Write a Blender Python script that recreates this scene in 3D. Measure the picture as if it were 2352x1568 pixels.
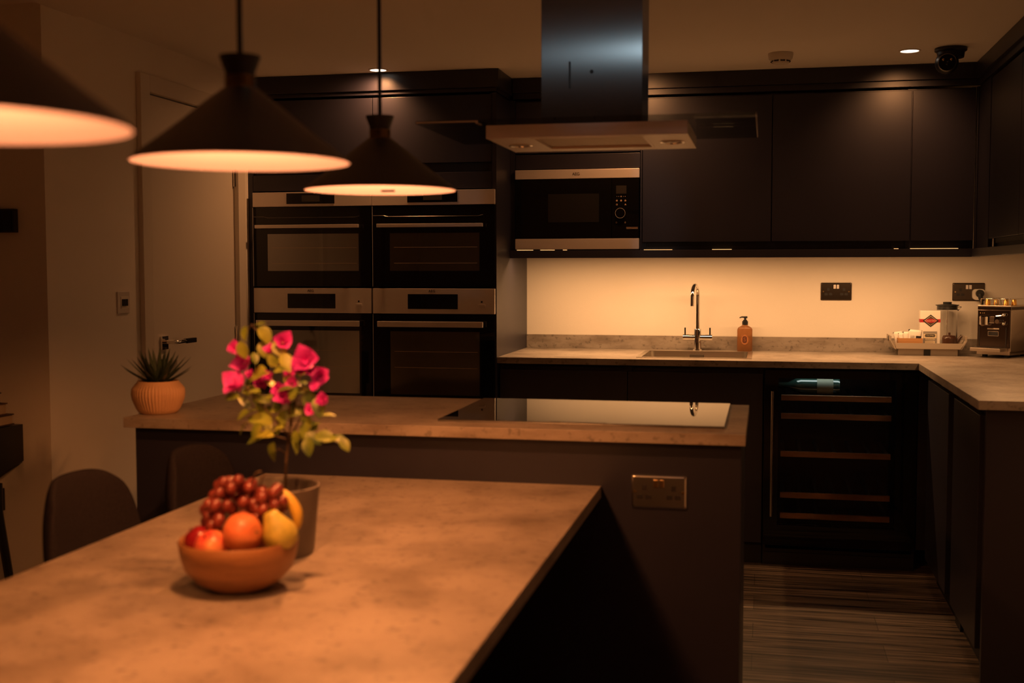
import bpy, bmesh, math, random
from mathutils import Vector, Matrix
random.seed(7)
for o in list(bpy.data.objects): bpy.data.objects.remove(o)
S = bpy.context.scene
COL = S.collection
R = math.radians
PI = math.pi

# ------------------------------------------------------------------ camera
EYE = Vector((0, 0, 1.325))
YAW, PITCH, ROLL, FPX = -0.2118484, 0.0612496, -0.00076109, 2704.46
fwd = Vector((math.sin(YAW)*math.cos(PITCH), math.cos(YAW)*math.cos(PITCH), -math.sin(PITCH)))
rt = Vector((math.cos(YAW), -math.sin(YAW), 0)); up = rt.cross(fwd)
rt2 = rt*math.cos(ROLL) + up*math.sin(ROLL); up2 = -rt*math.sin(ROLL) + up*math.cos(ROLL)
cd = bpy.data.cameras.new('camera'); cam = bpy.data.objects.new('camera', cd); COL.objects.link(cam)
m = Matrix((rt2, up2, -fwd)).transposed().to_4x4(); m.translation = EYE
cam.matrix_world = m
cd.sensor_width = 36; cd.lens = FPX/2352*36; cd.clip_start = .02
cd.dof.use_dof = True; cd.dof.focus_distance = 5.45; cd.dof.aperture_fstop = 3.2
S.camera = cam
S.view_settings.view_transform = 'Standard'; S.view_settings.look = 'None'
S.view_settings.exposure = 0.0; S.view_settings.gamma = 1; S.view_settings.use_curve_mapping = False

# ------------------------------------------------------------------ world and light levels
W = bpy.data.worlds.new('world'); S.world = W; W.use_nodes = True
W.node_tree.nodes['Background'].inputs[0].default_value = (.9, .62, .45, 1)
W.node_tree.nodes['Background'].inputs[1].default_value = .02
PEND_W, PEND_C = 27.0, (1, .335, .085)
LED_W, LED_C = 17.0, (1, .50, .20)
STREAK_W = 12.0
SPOT_W, SPOT_C = 19.0, (1, .42, .15)

# ------------------------------------------------------------------ materials
MATS = {}
def mat(name, col=(.5,.5,.5), rough=.5, metal=0, spec=.5, **k):
    if name in MATS: return MATS[name]
    m = bpy.data.materials.new(name); m.use_nodes = True; MATS[name] = m
    b = m.node_tree.nodes['Principled BSDF']
    b.inputs['Base Color'].default_value = (*col, 1); b.inputs['Roughness'].default_value = rough
    b.inputs['Metallic'].default_value = metal; b.inputs['Specular IOR Level'].default_value = spec
    for key, v in k.items():
        b.inputs[key].default_value = v
    return m
def nodes(m): return m.node_tree.nodes, m.node_tree.links, m.node_tree.nodes['Principled BSDF']
def noise_col(m, cols, scale=4, detail=6, stretch=(1,1,1), pos=None, bump=0, rough=.55, bscale=None):
    n, l, b = nodes(m)
    tc = n.new('ShaderNodeTexCoord'); mp = n.new('ShaderNodeMapping'); mp.inputs['Scale'].default_value = stretch
    l.new(tc.outputs['Object'], mp.inputs[0])
    ns = n.new('ShaderNodeTexNoise'); ns.inputs['Scale'].default_value = scale; ns.inputs['Detail'].default_value = detail
    ns.inputs['Roughness'].default_value = rough
    l.new(mp.outputs[0], ns.inputs['Vector'])
    cr = n.new('ShaderNodeValToRGB'); l.new(ns.outputs['Fac'], cr.inputs[0])
    pos = pos or [.3+.4*i/(len(cols)-1) for i in range(len(cols))]
    el = cr.color_ramp.elements
    while len(el) < len(cols): el.new(.5)
    for e, c, p in zip(el, cols, pos): e.color = (*c, 1); e.position = p
    l.new(cr.outputs[0], b.inputs['Base Color'])
    if bump:
        bp = n.new('ShaderNodeBump'); bp.inputs['Strength'].default_value = bump; bp.inputs['Distance'].default_value = .002
        if bscale:
            n2 = n.new('ShaderNodeTexNoise'); n2.inputs['Scale'].default_value = bscale; l.new(tc.outputs['Object'], n2.inputs['Vector'])
            l.new(n2.outputs['Fac'], bp.inputs['Height'])
        else: l.new(ns.outputs['Fac'], bp.inputs['Height'])
        l.new(bp.outputs[0], b.inputs['Normal'])
    return m
def emis(name, col, s):
    m = mat(name, (0,0,0), 1)
    b = nodes(m)[2]; b.inputs['Emission Color'].default_value = (*col, 1); b.inputs['Emission Strength'].default_value = s
    return m

paint = noise_col(mat('wall_paint', rough=.75, spec=.25), [(.80,.75,.68),(.83,.78,.71)], 2.5, 3, bump=.15, bscale=250)
ceilp = mat('ceiling_paint', (.90,.86,.80), .85, spec=.2)
doorp = mat('door_paint', (.72,.66,.58), .45)
cabm = noise_col(mat('cabinet_matt', rough=.38, spec=.5), [(.019,.0185,.031),(.022,.0215,.036)], 3, 2, bump=.06, bscale=400)
cabd = mat('cabinet_dark', (.012,.012,.014), .55)
conc = noise_col(mat('concrete_laminate', rough=.42, spec=.4), [(.17,.135,.11),(.255,.215,.18),(.32,.275,.235),(.355,.31,.265)], 5.5, 7, (1,1,3), [.28,.44,.56,.74], rough=.62)
def speck(m):
    n, l, b = nodes(m); src = b.inputs['Base Color'].links[0].from_socket
    tc = n.new('ShaderNodeTexCoord'); v = n.new('ShaderNodeTexNoise'); v.inputs['Scale'].default_value = 60; v.inputs['Detail'].default_value = 3
    l.new(tc.outputs['Object'], v.inputs['Vector'])
    cr = n.new('ShaderNodeValToRGB'); cr.color_ramp.elements[0].position = .30; cr.color_ramp.elements[0].color = (.6,.6,.6,1)
    cr.color_ramp.elements[1].position = .42; cr.color_ramp.elements[1].color = (1,1,1,1)
    l.new(v.outputs['Fac'], cr.inputs[0])
    mx = n.new('ShaderNodeMix'); mx.data_type = 'RGBA'; mx.blend_type = 'MULTIPLY'; mx.inputs[0].default_value = 1
    l.new(src, mx.inputs[6]); l.new(cr.outputs[0], mx.inputs[7]); l.new(mx.outputs[2], b.inputs['Base Color'])
speck(conc)
# wood plank floor: planks along X
def floor_mat():
    m = mat('floor_planks', rough=.38, spec=.4); n, l, b = nodes(m)
    tc = n.new('ShaderNodeTexCoord'); br = n.new('ShaderNodeTexBrick')
    br.inputs['Scale'].default_value = 1; br.inputs['Brick Width'].default_value = 1.22; br.inputs['Row Height'].default_value = .18
    br.inputs['Mortar Size'].default_value = .0012; br.inputs['Color1'].default_value = (.55,.55,.55,1); br.inputs['Color2'].default_value = (1,1,1,1)
    br.inputs['Mortar'].default_value = (.25,.25,.25,1); br.offset = .37
    mp0 = n.new('ShaderNodeMapping'); mp0.inputs['Location'].default_value = (.179-.6, .06, 0)
    l.new(tc.outputs['Object'], mp0.inputs[0]); l.new(mp0.outputs[0], br.inputs['Vector'])
    mp = n.new('ShaderNodeMapping'); mp.inputs['Scale'].default_value = (1.0, 26, 1); l.new(tc.outputs['Object'], mp.inputs[0])
    ns = n.new('ShaderNodeTexNoise'); ns.inputs['Scale'].default_value = 1.6; ns.inputs['Detail'].default_value = 8; ns.inputs['Roughness'].default_value = .65
    l.new(mp.outputs[0], ns.inputs['Vector'])
    cr = n.new('ShaderNodeValToRGB'); e = cr.color_ramp.elements
    e[0].position = .40; e[0].color = (.030,.025,.022,1); e[1].position = .62; e[1].color = (.36,.28,.22,1)
    l.new(ns.outputs['Fac'], cr.inputs[0])
    mx = n.new('ShaderNodeMix'); mx.data_type = 'RGBA'; mx.blend_type = 'MULTIPLY'; mx.inputs[0].default_value = 1
    l.new(cr.outputs[0], mx.inputs[6]); l.new(br.outputs['Color'], mx.inputs[7]); l.new(mx.outputs[2], b.inputs['Base Color'])
    return m
floorm = floor_mat()
black_glass = mat('black_glass', (.004,.004,.004), .03, spec=.5)
hob_glass = mat('hob_glass', (.004,.004,.004), .02, spec=1.0, **{'IOR': 2.3})
win_glass = mat('oven_window_glass', (.012,.010,.008), .05, spec=1.0, **{'IOR': 2.3})
steel = mat('brushed_steel', (.80,.74,.70), .42, .6)
steel_dark = mat('dark_brushed_steel', (.26,.24,.22), .32, 1)
sinksteel = mat('sink_steel', (.62,.56,.48), .28, 1)
chrome = mat('chrome', (.82,.80,.76), .06, 1)
hoodsteel = mat('chimney_steel', (.125,.14,.15), .20, 1, **{'Anisotropic': 1.0})
ROT = 0
def aniso(m, axis):
    n, l, b = nodes(m); t = n.new('ShaderNodeTangent'); t.direction_type = 'RADIAL'; t.axis = axis; b.inputs['Anisotropic Rotation'].default_value = ROT; l.new(t.outputs[0], b.inputs['Tangent'])
aniso(hoodsteel, 'Z')
blackp = mat('black_plastic', (.012,.012,.012), .4)
blackm = mat('black_metal', (.012,.011,.010), .38, spec=.5)
shade_out = mat('shade_black', (.020,.017,.016), .40, spec=.5)
shade_in = mat('shade_white_inside', (.195,.175,.26), .6)
brass = mat('brass', (.60,.42,.20), .25, 1)
white_pl = mat('white_plastic', (.75,.70,.62), .4)
rubber = mat('rubber', (.01,.01,.01), .6)
fabric = noise_col(mat('chair_fabric', rough=.95, spec=.1), [(.016,.013,.015),(.026,.021,.023)], 220, 2, bump=.3)
woodb = noise_col(mat('bowl_wood', rough=.45), [(.20,.085,.03),(.34,.15,.055),(.42,.20,.08)], 7, 5, (1,1,6))
bamboo = noise_col(mat('bamboo_wood', rough=.5), [(.42,.20,.07),(.52,.27,.11)], 8, 4, (1,1,12))
coolwood = noise_col(mat('shelf_wood', rough=.5), [(.33,.15,.07),(.45,.22,.11)], 8, 4, (1,6,6))
glass = mat('clear_glass', (1,1,1), .0, **{'Transmission Weight': 1, 'IOR': 1.45})
def thin_glass(name, tint, refl):
    m = mat(name); n, l, b = nodes(m); out = n['Material Output']
    tr = n.new('ShaderNodeBsdfTransparent'); tr.inputs[0].default_value = (*tint, 1)
    gl = n.new('ShaderNodeBsdfGlossy'); gl.inputs['Roughness'].default_value = .02; gl.inputs[0].default_value = (.9,.9,.9,1)
    mx = n.new('ShaderNodeMixShader'); mx.inputs[0].default_value = refl
    l.new(tr.outputs[0], mx.inputs[1]); l.new(gl.outputs[0], mx.inputs[2]); l.new(mx.outputs[0], out.inputs[0]); return m
hoodglass = thin_glass('hood_glass', (.68,.70,.70), .035)
edgeglint = mat('glass_edge_glint', (.75,.70,.60), .25, .6)  # pale colour imitating light caught by the glass rim
greenglass = mat('bottle_glass', (.02,.05,.04), .06, spec=1, **{'IOR': 1.7})
amber = mat('amber_soap', (.42,.19,.075), .12, **{'Transmission Weight': .6, 'IOR': 1.35})
leafm = noise_col(mat('leaf_green', rough=.45, spec=.5), [(.045,.085,.012),(.20,.26,.03),(.42,.42,.05)], 14, 2, pos=[.38,.52,.70])
bractm = noise_col(mat('bract_pink', rough=.6, **{'Subsurface Weight': .0}), [(.35,.01,.20),(.80,.05,.55),(.98,.18,.80)], 30, 3)
stemm = mat('stem_brown', (.10,.06,.03), .7)
soil = noise_col(mat('soil', rough=1), [(.02,.014,.01),(.05,.035,.025)], 60, 3, bump=.6)
grapem = noise_col(mat('grape_red', rough=.28, spec=.6, **{'Subsurface Weight': .15, 'Subsurface Radius': (.01,.003,.002)}), [(.12,.018,.018),(.26,.05,.035)], 40, 2)
potgrey = mat('pot_grey', (.15,.125,.11), .55)
terra = mat('ribbed_pot_clay', (.55,.33,.18), .6)
succm = noise_col(mat('succulent_green', rough=.5), [(.020,.035,.018),(.045,.07,.035)], 12, 2)
paper = mat('white_paper', (.86,.80,.72), .55)
redp = mat('label_red', (.45,.02,.025), .5)
ink = mat('ink_black', (.012,.010,.010), .5)
greyp = mat('label_grey', (.30,.27,.24), .6)
cream = mat('label_cream', (.75,.62,.42), .5)
taupe = mat('tray_taupe', (.40,.33,.26), .5)
lampwhite = emis('downlight_glow', (1,.80,.62), 4)
lampcool = emis('downlight_glow_cool', (.80,.95,1.0), 22)
mark = mat('panel_marking', (.62,.42,.28), .5)
ledm = emis('led_and_glint_glow', (1,.50,.18), 1.6)

# ------------------------------------------------------------------ mesh helpers
XF = {}
def link(o): COL.objects.link(o); return o
def thing(name, label, cat, loc=(0,0,0), rz=0, group=None):
    o = bpy.data.objects.new(name, None); link(o); o.empty_display_size = .05
    o.location = loc; o.rotation_euler = (0,0,rz)
    XF[o.name] = Matrix.Translation(Vector(loc)) @ Matrix.Rotation(rz, 4, 'Z')
    tag(o, label, cat, group); return o
def tag(o, label, cat, group=None):
    o['label'] = label; o['category'] = cat
    if group: o['group'] = group
    return o
def part(name, bm, m, parent=None, smooth=False, local=False, kind=None, label=None):
    """Link a bmesh as one object. bm is in world space unless local=True (then in the parent thing's space)."""
    M = XF.get(parent.name, Matrix.Identity(4)) if parent else Matrix.Identity(4)
    if not local and parent: bm.transform(M.inverted())
    bmesh.ops.recalc_face_normals(bm, faces=bm.faces)
    me = bpy.data.meshes.new(name); bm.to_mesh(me); bm.free()
    for mm in (m if isinstance(m, (list, tuple)) else [m]): me.materials.append(mm)
    o = bpy.data.objects.new(name, me); link(o)
    if parent: o.parent = parent
    XF[o.name] = M
    if smooth is True:
        for p in me.polygons: p.use_smooth = True
    elif smooth:
        for p in me.polygons: p.use_smooth = True
        me.set_sharp_from_angle(angle=R(smooth))
    if kind: o['kind'] = kind
    if label: o['label'] = label
    return o
def single(name, bm, m, label, cat, group=None, smooth=False):
    """A thing made of one mesh with its origin at its base centre (bm in world space)."""
    xs = [v.co for v in bm.verts]
    lo = Vector((min(v.x for v in xs), min(v.y for v in xs), min(v.z for v in xs))); hi = Vector((max(v.x for v in xs), max(v.y for v in xs), max(v.z for v in xs)))
    c = Vector(((lo.x+hi.x)/2, (lo.y+hi.y)/2, lo.z))
    bm.transform(Matrix.Translation(-c)); o = part(name, bm, m, None, smooth); o.location = c; XF[o.name] = Matrix.Translation(c)
    return tag(o, label, cat, group)
def struct(name, bm, m, smooth=False):
    o = part(name, bm, m, None, smooth); o['kind'] = 'structure'; return o
def B(*boxes, bev=0, mi=0, bm=None):
    """Boxes given as (x0,x1,y0,y1,z0,z1)."""
    out = bm or bmesh.new()
    for q in boxes:
        x0,x1,y0,y1,z0,z1 = q[:6]
        t = bmesh.new(); bmesh.ops.create_cube(t, size=1)
        for v in t.verts: v.co = ((v.co.x+.5)*(x1-x0)+x0, (v.co.y+.5)*(y1-y0)+y0, (v.co.z+.5)*(z1-z0)+z0)
        if bev:
            bmesh.ops.bevel(t, geom=t.edges[:], offset=min(bev, .45*min(abs(x1-x0),abs(y1-y0),abs(z1-z0))), segments=2, affect='EDGES', profile=.6)
        for f in t.faces: f.material_index = mi
        me = bpy.data.meshes.new('t'); t.to_mesh(me); t.free(); out.from_mesh(me); bpy.data.meshes.remove(me)
    return out
def lathe(prof, c=(0,0,0), n=48, bm=None, mi=0, rib=None):
    out = bm or bmesh.new(); rings = []
    for r, z in prof:
        if r < 1e-6: rings.append([out.verts.new((c[0], c[1], c[2]+z))])
        else: rings.append([out.verts.new((c[0]+(r*(rib(i,z) if rib else 1))*math.cos(2*PI*i/n), c[1]+(r*(rib(i,z) if rib else 1))*math.sin(2*PI*i/n), c[2]+z)) for i in range(n)])
    for a, b in zip(rings, rings[1:]):
        if len(a) == 1 and len(b) == 1: continue
        for i in range(n):
            j = (i+1) % n
            if len(a) == 1: f = out.faces.new((a[0], b[i], b[j]))
            elif len(b) == 1: f = out.faces.new((a[i], a[j], b[0]))
            else: f = out.faces.new((a[i], a[j], b[j], b[i]))
            f.material_index = mi
    return out
def tube(pts, r, n=12, bm=None, caps=True, mi=0):
    out = bm or bmesh.new(); pts = [Vector(p) for p in pts]; rings = []
    rr = r if isinstance(r, (list, tuple)) else [r]*len(pts)
    prev = None
    for i, p in enumerate(pts):
        d = (pts[min(i+1, len(pts)-1)] - pts[max(i-1, 0)]).normalized()
        if prev is None: a = d.orthogonal().normalized()
        else: a = (prev - d*prev.dot(d)).normalized()
        prev = a; b = d.cross(a)
        rings.append([out.verts.new(p + a*rr[i]*math.cos(2*PI*k/n) + b*rr[i]*math.sin(2*PI*k/n)) for k in range(n)])
    for a, b in zip(rings, rings[1:]):
        for k in range(n):
            f = out.faces.new((a[k], a[(k+1)%n], b[(k+1)%n], b[k])); f.material_index = mi
    if caps:
        for q in (rings[0], rings[-1]):
            f = out.faces.new(q); f.material_index = mi
    return out
def prism(poly, axis, a0, a1, bm=None, mi=0):
    """Extrude polygon (list of 2-D points in the two other axes) along axis."""
    out = bm or bmesh.new()
    def P(u, v, w): return {'X': (w,u,v), 'Y': (u,w,v), 'Z': (u,v,w)}[axis]
    A = [out.verts.new(P(u,v,a0)) for u,v in poly]; Bv = [out.verts.new(P(u,v,a1)) for u,v in poly]
    fs = [out.faces.new(A), out.faces.new(Bv[::-1])]
    for i in range(len(poly)):
        j = (i+1) % len(poly); fs.append(out.faces.new((A[i], A[j], Bv[j], Bv[i])))
    for f in fs: f.material_index = mi
    return out
def ball(c, r, bm=None, sc=(1,1,1), sub=2, rot=None, mi=0):
    out = bm or bmesh.new(); t = bmesh.new(); bmesh.ops.create_icosphere(t, subdivisions=sub, radius=r)
    M = Matrix.Translation(Vector(c)) @ (rot.to_4x4() if rot else Matrix.Identity(4)) @ Matrix.Diagonal((*sc, 1))
    t.transform(M)
    for f in t.faces: f.material_index = mi
    me = bpy.data.meshes.new('t'); t.to_mesh(me); t.free(); out.from_mesh(me); bpy.data.meshes.remove(me)
    return out
def arc(c, r, a0, a1, n, plane='XZ'):
    o = []
    for i in range(n+1):
        a = a0+(a1-a0)*i/n; u, v = r*math.cos(a), r*math.sin(a)
        o.append({'XZ': (c[0]+u, c[1], c[2]+v), 'YZ': (c[0], c[1]+u, c[2]+v), 'XY': (c[0]+u, c[1]+v, c[2])}[plane])
    return o
def text(name, s, size, m, parent, loc, M3=None, ext=.0004, local=False, sx=1):
    """Flat lettering facing -Y, centred on loc."""
    cu = bpy.data.curves.new(name, 'FONT'); cu.body = s; cu.size = size; cu.align_x = 'CENTER'; cu.align_y = 'CENTER'; cu.extrude = ext
    t = bpy.data.objects.new('t', cu); me = bpy.data.meshes.new_from_object(t); bpy.data.objects.remove(t)
    bm = bmesh.new(); bm.from_mesh(me); bpy.data.meshes.remove(me)
    bm.transform(Matrix.Translation(Vector(loc)) @ (M3.to_4x4() if M3 else Matrix.Identity(4)) @ Matrix.Rotation(PI/2, 4, 'X') @ Matrix.Diagonal((sx,1,1,1)))
    return part(name, bm, m, parent, local=local)
def rrect(w, h, r, n=5):
    o = []
    for cx, cy, a in ((w/2-r, h/2-r, 0), (-w/2+r, h/2-r, PI/2), (-w/2+r, -h/2+r, PI), (w/2-r, -h/2+r, 1.5*PI)):
        for i in range(n+1): o.append((cx+r*math.cos(a+PI/2*i/n), cy+r*math.sin(a+PI/2*i/n)))
    return o
def lamp(name, kind, loc, power, col, parent=None, rot=(0,0,0), **k):
    d = bpy.data.lights.new(name, kind); d.energy = power; d.color = col
    for a, v in k.items(): setattr(d, a, v)
    o = bpy.data.objects.new(name, d); link(o); o.rotation_euler = rot
    o.location = Vector(loc)
    if parent: o.parent = parent; o.location = XF[parent.name].inverted() @ Vector(loc)
    return o

# ================================================================== THE ROOM
YB = 5.99          # back wall face
XL, XR = -2.43, 1.29
ZC = 2.235         # kitchen ceiling
ZN = 2.19          # lower ceiling over the table
struct('floor', B((-4.2, 1.5, -3.2, 6.2, -.1, 0)), floorm)
struct('ceiling', B((-4.2, 1.5, 3.70, 6.2, ZC, ZC+.1)), ceilp)
struct('trim_1', B((-2.33, 1.5, -3.2, 3.70, ZN, ZC+.1), bev=.004), ceilp)['label'] = 'lower ceiling over the dining table'
struct('trim_2', B((-4.2, -2.33, -3.2, 3.70, ZC, ZC+.1)), ceilp)['label'] = 'ceiling strip beside the lower ceiling'
struct('wall_back', B((-2.6, 1.5, YB, YB+.1, 0, ZC)), paint)
struct('wall_right', B((XR, XR+.1, -3.2, YB, 0, ZC)), paint)
# left wall with the doorway cut out
struct('wall_left', B((XL-.12, XL, 3.65, 4.335, 0, ZC), (XL-.12, XL, 5.135, YB, 0, ZC), (XL-.12, XL, 4.335, 5.135, 2.035, ZC)), paint)
struct('wall_front_left', B((-4.1, XL-.12, 3.65, 3.77, 0, ZC)), paint)
struct('wall_far_left', B((-4.2, -4.1, -3.2, 3.77, 0, ZC)), paint)
struct('wall_rear', B((-4.2, 1.5, -3.3, -3.2, 0, ZC+.1)), paint)

# door with its frame
d = part('door_1', B((XL-.040, XL-.004, 4.340, 5.130, .006, 2.028), bev=.002), doorp); d['kind'] = 'structure'; XF['door_1'] = Matrix.Identity(4)
fr = [(XL, XL+.022, 4.265, 4.338, 0, 2.10), (XL, XL+.022, 5.133, 5.206, 0, 2.10), (XL, XL+.022, 4.338, 5.133, 2.032, 2.10)]
part('door_frame', B(*fr, bev=.003), doorp, d)
part('door_lining', B((XL-.10, XL-.001, 4.3355, 4.3385, 0, 2.032), (XL-.10, XL-.001, 5.1315, 5.1345, 0, 2.032)), doorp, d)
for z in (1.76, 1.01, .25):
    h = part('hinge', tube([(XL+.004, 5.130, z-.05), (XL+.004, 5.130, z+.05)], .007, 10), chrome, d, 40)
hd = part('door_handle', B((XL-.004, XL+.006, 4.425, 4.478, .995, 1.05), bev=.001), chrome, d)
part('lever', tube([(XL+.004, 4.452, 1.026), (XL+.05, 4.452, 1.026), (XL+.055, 4.46, 1.026), (XL+.055, 4.53, 1.026)], .009, 12), chrome, hd, 40)
part('lever_grip', B((XL+.046, XL+.064, 4.53, 4.615, 1.016, 1.036), bev=.002), blackp, hd, label='black lever grip')

# light switch on the left wall
def plate_poly_x(): pass
sw = thing('light_switch', 'small metal light switch on the left wall beside the door frame', 'light switch', (XL, 4.137, 1.155))
part('switch_plate', B((XL, XL+.006, 4.094, 4.180, 1.155, 1.241), bev=.003), steel, sw)
part('switch_insert', B((XL+.006, XL+.008, 4.112, 4.162, 1.175, 1.221), bev=.001), white_pl, sw)
for y in (4.124, 4.137, 4.150):
    part('rocker', B((XL+.008, XL+.013, y-.005, y+.005, 1.185, 1.211), bev=.001), blackp, sw)

# ================================================================== KITCHEN: TALL OVEN CABINETS
YT = 5.285
def tall(x0, x1, side, lab):
    t = thing('tall_cabinet', lab, 'cabinet', ((x0+x1)/2, 5.63, 0), 0)
    c = [(x0, x0+.018, YT+.022, YB-.004, .1, 2.128), (x1-.018, x1, YT+.022, YB-.004, .1, 2.128), (x0+.018, x1-.018, YB-.02, YB-.004, .1, 2.128),
         (x0+.018, x1-.018, YT+.03, YB-.02, 2.110, 2.128), (x0+.018, x1-.018, YT+.03, YB-.02, 1.700, 1.718), (x0+.018, x1-.018, YT+.03, YB-.02, 1.79, 1.808),
         (x0+.018, x1-.018, YT+.03, YB-.02, .60, .618), (x0+.018, x1-.018, YT+.03, YB-.02, .1, .118)]
    if side < 0: c.append((XL+.002, x0, YT, YT+.6, .1, 2.128))
    part('carcass', B(*c), cabm, t)
    part('door', B((x0+.002, x1-.002, YT, YT+.02, 1.816, 2.122), bev=.0015), cabm, t)
    part('filler_panel', B((x0+.002, x1-.002, YT, YT+.02, 1.697, 1.772), bev=.0015), cabm, t)
    part('recess', B((x0+.018, x1-.018, YT+.022, YT+.03, 1.772, 1.816)), cabd, t)
    part('drawer_front', B((x0+.002, x1-.002, YT, YT+.02, .155, .60), bev=.0015), cabm, t)
    part('plinth', B((x0, x1, YT+.05, YT+.07, 0, .1)), cabd, t)
    return t
XA, XM, XC = -2.405, -1.802, -1.208
tall(XA, XM, -1, 'left tall dark cabinet housing two stacked ovens, next to the door')
t2 = tall(XM, XC-.02, 1, 'right tall dark cabinet housing two stacked ovens, beside the worktop')
part('side_panel', B((XC-.02, XC, YT-.004, YB-.004, 0, 2.128), bev=.001), cabm, t2)

def oven(x0, x1, z0, z1, band, kind, lab, wx):
    t = thing('built_in_oven', lab, 'oven', ((x0+x1)/2, YT, z0), 0)
    xc = (x0+x1)/2
    part('oven_body', B((x0+.02, x1-.02, YT+.012, YT+.50, z0+.004, z1-.004)), blackm, t)
    cp = part('control_panel', B((x0, x1, YT-.022, YT+.010, z1-band, z1), bev=.0015), steel, t)
    dw = .24 if kind == 'compact' else .236
    dz0, dz1 = (z1-band+.012, z1-.006) if kind == 'compact' else (z1-band+.022, z1-.026)
    part('display', B((xc-.122, xc+.118, YT-.0235, YT-.021, dz0, dz1)), black_glass, cp)
    if kind == 'large':
        text('brand_lettering', 'AEG', .017, ink, cp, (xc-.006, YT-.0226, z1-.0125))
        part('latch_button', B((x1-.075, x1-.045, YT-.026, YT-.021, z1-band+.035, z1-band+.045), bev=.001), steel, cp)
        part('indicator', B((x1-.065, x1-.057, YT-.0228, YT-.0215, z1-band+.052, z1-band+.060)), ink, cp)
    else:
        part('display_mark', B((xc-.045, xc+.045, YT-.0245, YT-.0234, dz0+.01, dz1-.01)), mat('display_grey', (.05,.045,.04), .4), cp)
    # door, with window opening
    zt, zb = z1-band-.003, z0+.004
    wz1 = z1-.197 if kind == 'compact' else zt-.080
    wz0 = z1-.372 if kind == 'compact' else z0+.10
    w0, w1 = wx
    dr = part('door', B((x0, w0, YT-.020, YT+.010, zb, zt), (w1, x1, YT-.020, YT+.010, zb, zt), (w0, w1, YT-.020, YT+.010, wz1, zt), (w0, w1, YT-.020, YT+.010, zb, wz0)), black_glass, t)
    part('window', B((w0, w1, YT-.0195, YT-.012, wz0, wz1)), win_glass, dr)
    for k in (1, 2):
        zr = wz0+(wz1-wz0)*(.62 if k == 1 else .2) if kind == 'compact' else wz1-.075*k-.02
        part('rack_line', B((w0+.02, w1-.01, YT-.0200, YT-.0193, zr, zr+.0016)), mark_dim, dr)
    hz = z1-.163 if kind == 'compact' else zt-.045
    hh = .008 if kind == 'compact' else .013
    h = part('handle', B((hx[0], hx[1], YT-.062, YT-.048, hz-hh, hz+hh), bev=.0015), steel, dr)
    for xx in (hx[0]+.02, hx[1]-.02): part('handle_post', B((xx-.008, xx+.008, YT-.048, YT-.020, hz-.006, hz+.006)), steel, h)
    # thin chrome line above the handle
    if kind == 'compact':
        zl = z1-.120
        part('trim_line', tube([(x0+.004, YT-.0205, zl+.005), (x0+.055, YT-.0205, zl+.005), (x0+.075, YT-.0205, zl), (x1-.075, YT-.0205, zl), (x1-.055, YT-.0205, zl+.005)], .0008, 6), steel_dark, dr)
    part('lit_edge_strip', B((x0-.0012, x0+.0006, YT-.0215, YT-.018, zb, zt)), steel, dr)  # bright strip added to imitate light on the door edge
    return t
mark_dim = mat('rack_metal', (.55,.42,.30), .5, .5)
for args in ((-2.398, -1.808, 'left', (-2.325, -1.868), (-2.372, -1.856)), (-1.799, -1.213, 'right', (-1.715, -1.285), (-1.766, -1.261))):
    x0, x1, s, wx, hx = args
    oven(x0, x1, 1.241, 1.690, .068, 'compact', 'upper %s compact oven with slim steel panel and glass door' % s, wx)
    oven(x0, x1, .640, 1.236, .117, 'large', 'lower %s oven with tall steel control panel and bar handle' % s, wx)

# cornice over the tall cabinets
def cornice(name_label, pts_low, pts_up):
    pass
c = B((XL+.002, XC+.012, YT-.016, YT+.02, 2.152, ZC-.001), (XC-.008, XC+.012, YT+.02, 5.565, 2.152, ZC-.001), (XL+.002, XC, YT-.004, YT+.016, 2.134, 2.152), (XC-.018, XC, YT+.016, 5.575, 2.134, 2.152), bev=.002)
single('cornice', c, cabm, 'dark cornice board above the tall oven cabinets', 'cornice')

# ================================================================== WALL CABINETS
YW = 5.58
ZR = 1.415
def wallcab(x0, x1, lab, door=True):
    t = thing('wall_cabinet', lab, 'cabinet', ((x0+x1)/2, 5.8, ZR), 0)
    part('carcass', B((x0, x0+.018, YW+.021, YB, ZR, 2.13), (x1-.018, x1, YW+.021, YB, ZR, 2.13), (x0+.018, x1-.018, YW+.03, YB, ZR, ZR+.018), (x0+.018, x1-.018, YW+.03, YB, 2.112, 2.13), (x0+.018, x1-.018, YB-.02, YB, ZR+.018, 2.112)), cabm, t)
    part('recess', B((x0+.018, x1-.018, YW+.024, YW+.03, ZR+.018, ZR+.05)), cabd, t)
    part('door', B((x0+.0025, x1-.0025, YW, YW+.02, 1.452, 2.121), bev=.0015), cabm, t)
    return t
wallcab(-.573, .023, 'dark wall cabinet behind the cooker hood, right of the microwave')
wallcab(.023, .634, 'wide dark wall cabinet left of the security camera')
wallcab(.634, .905, 'narrow dark wall cabinet below the security camera')
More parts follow.
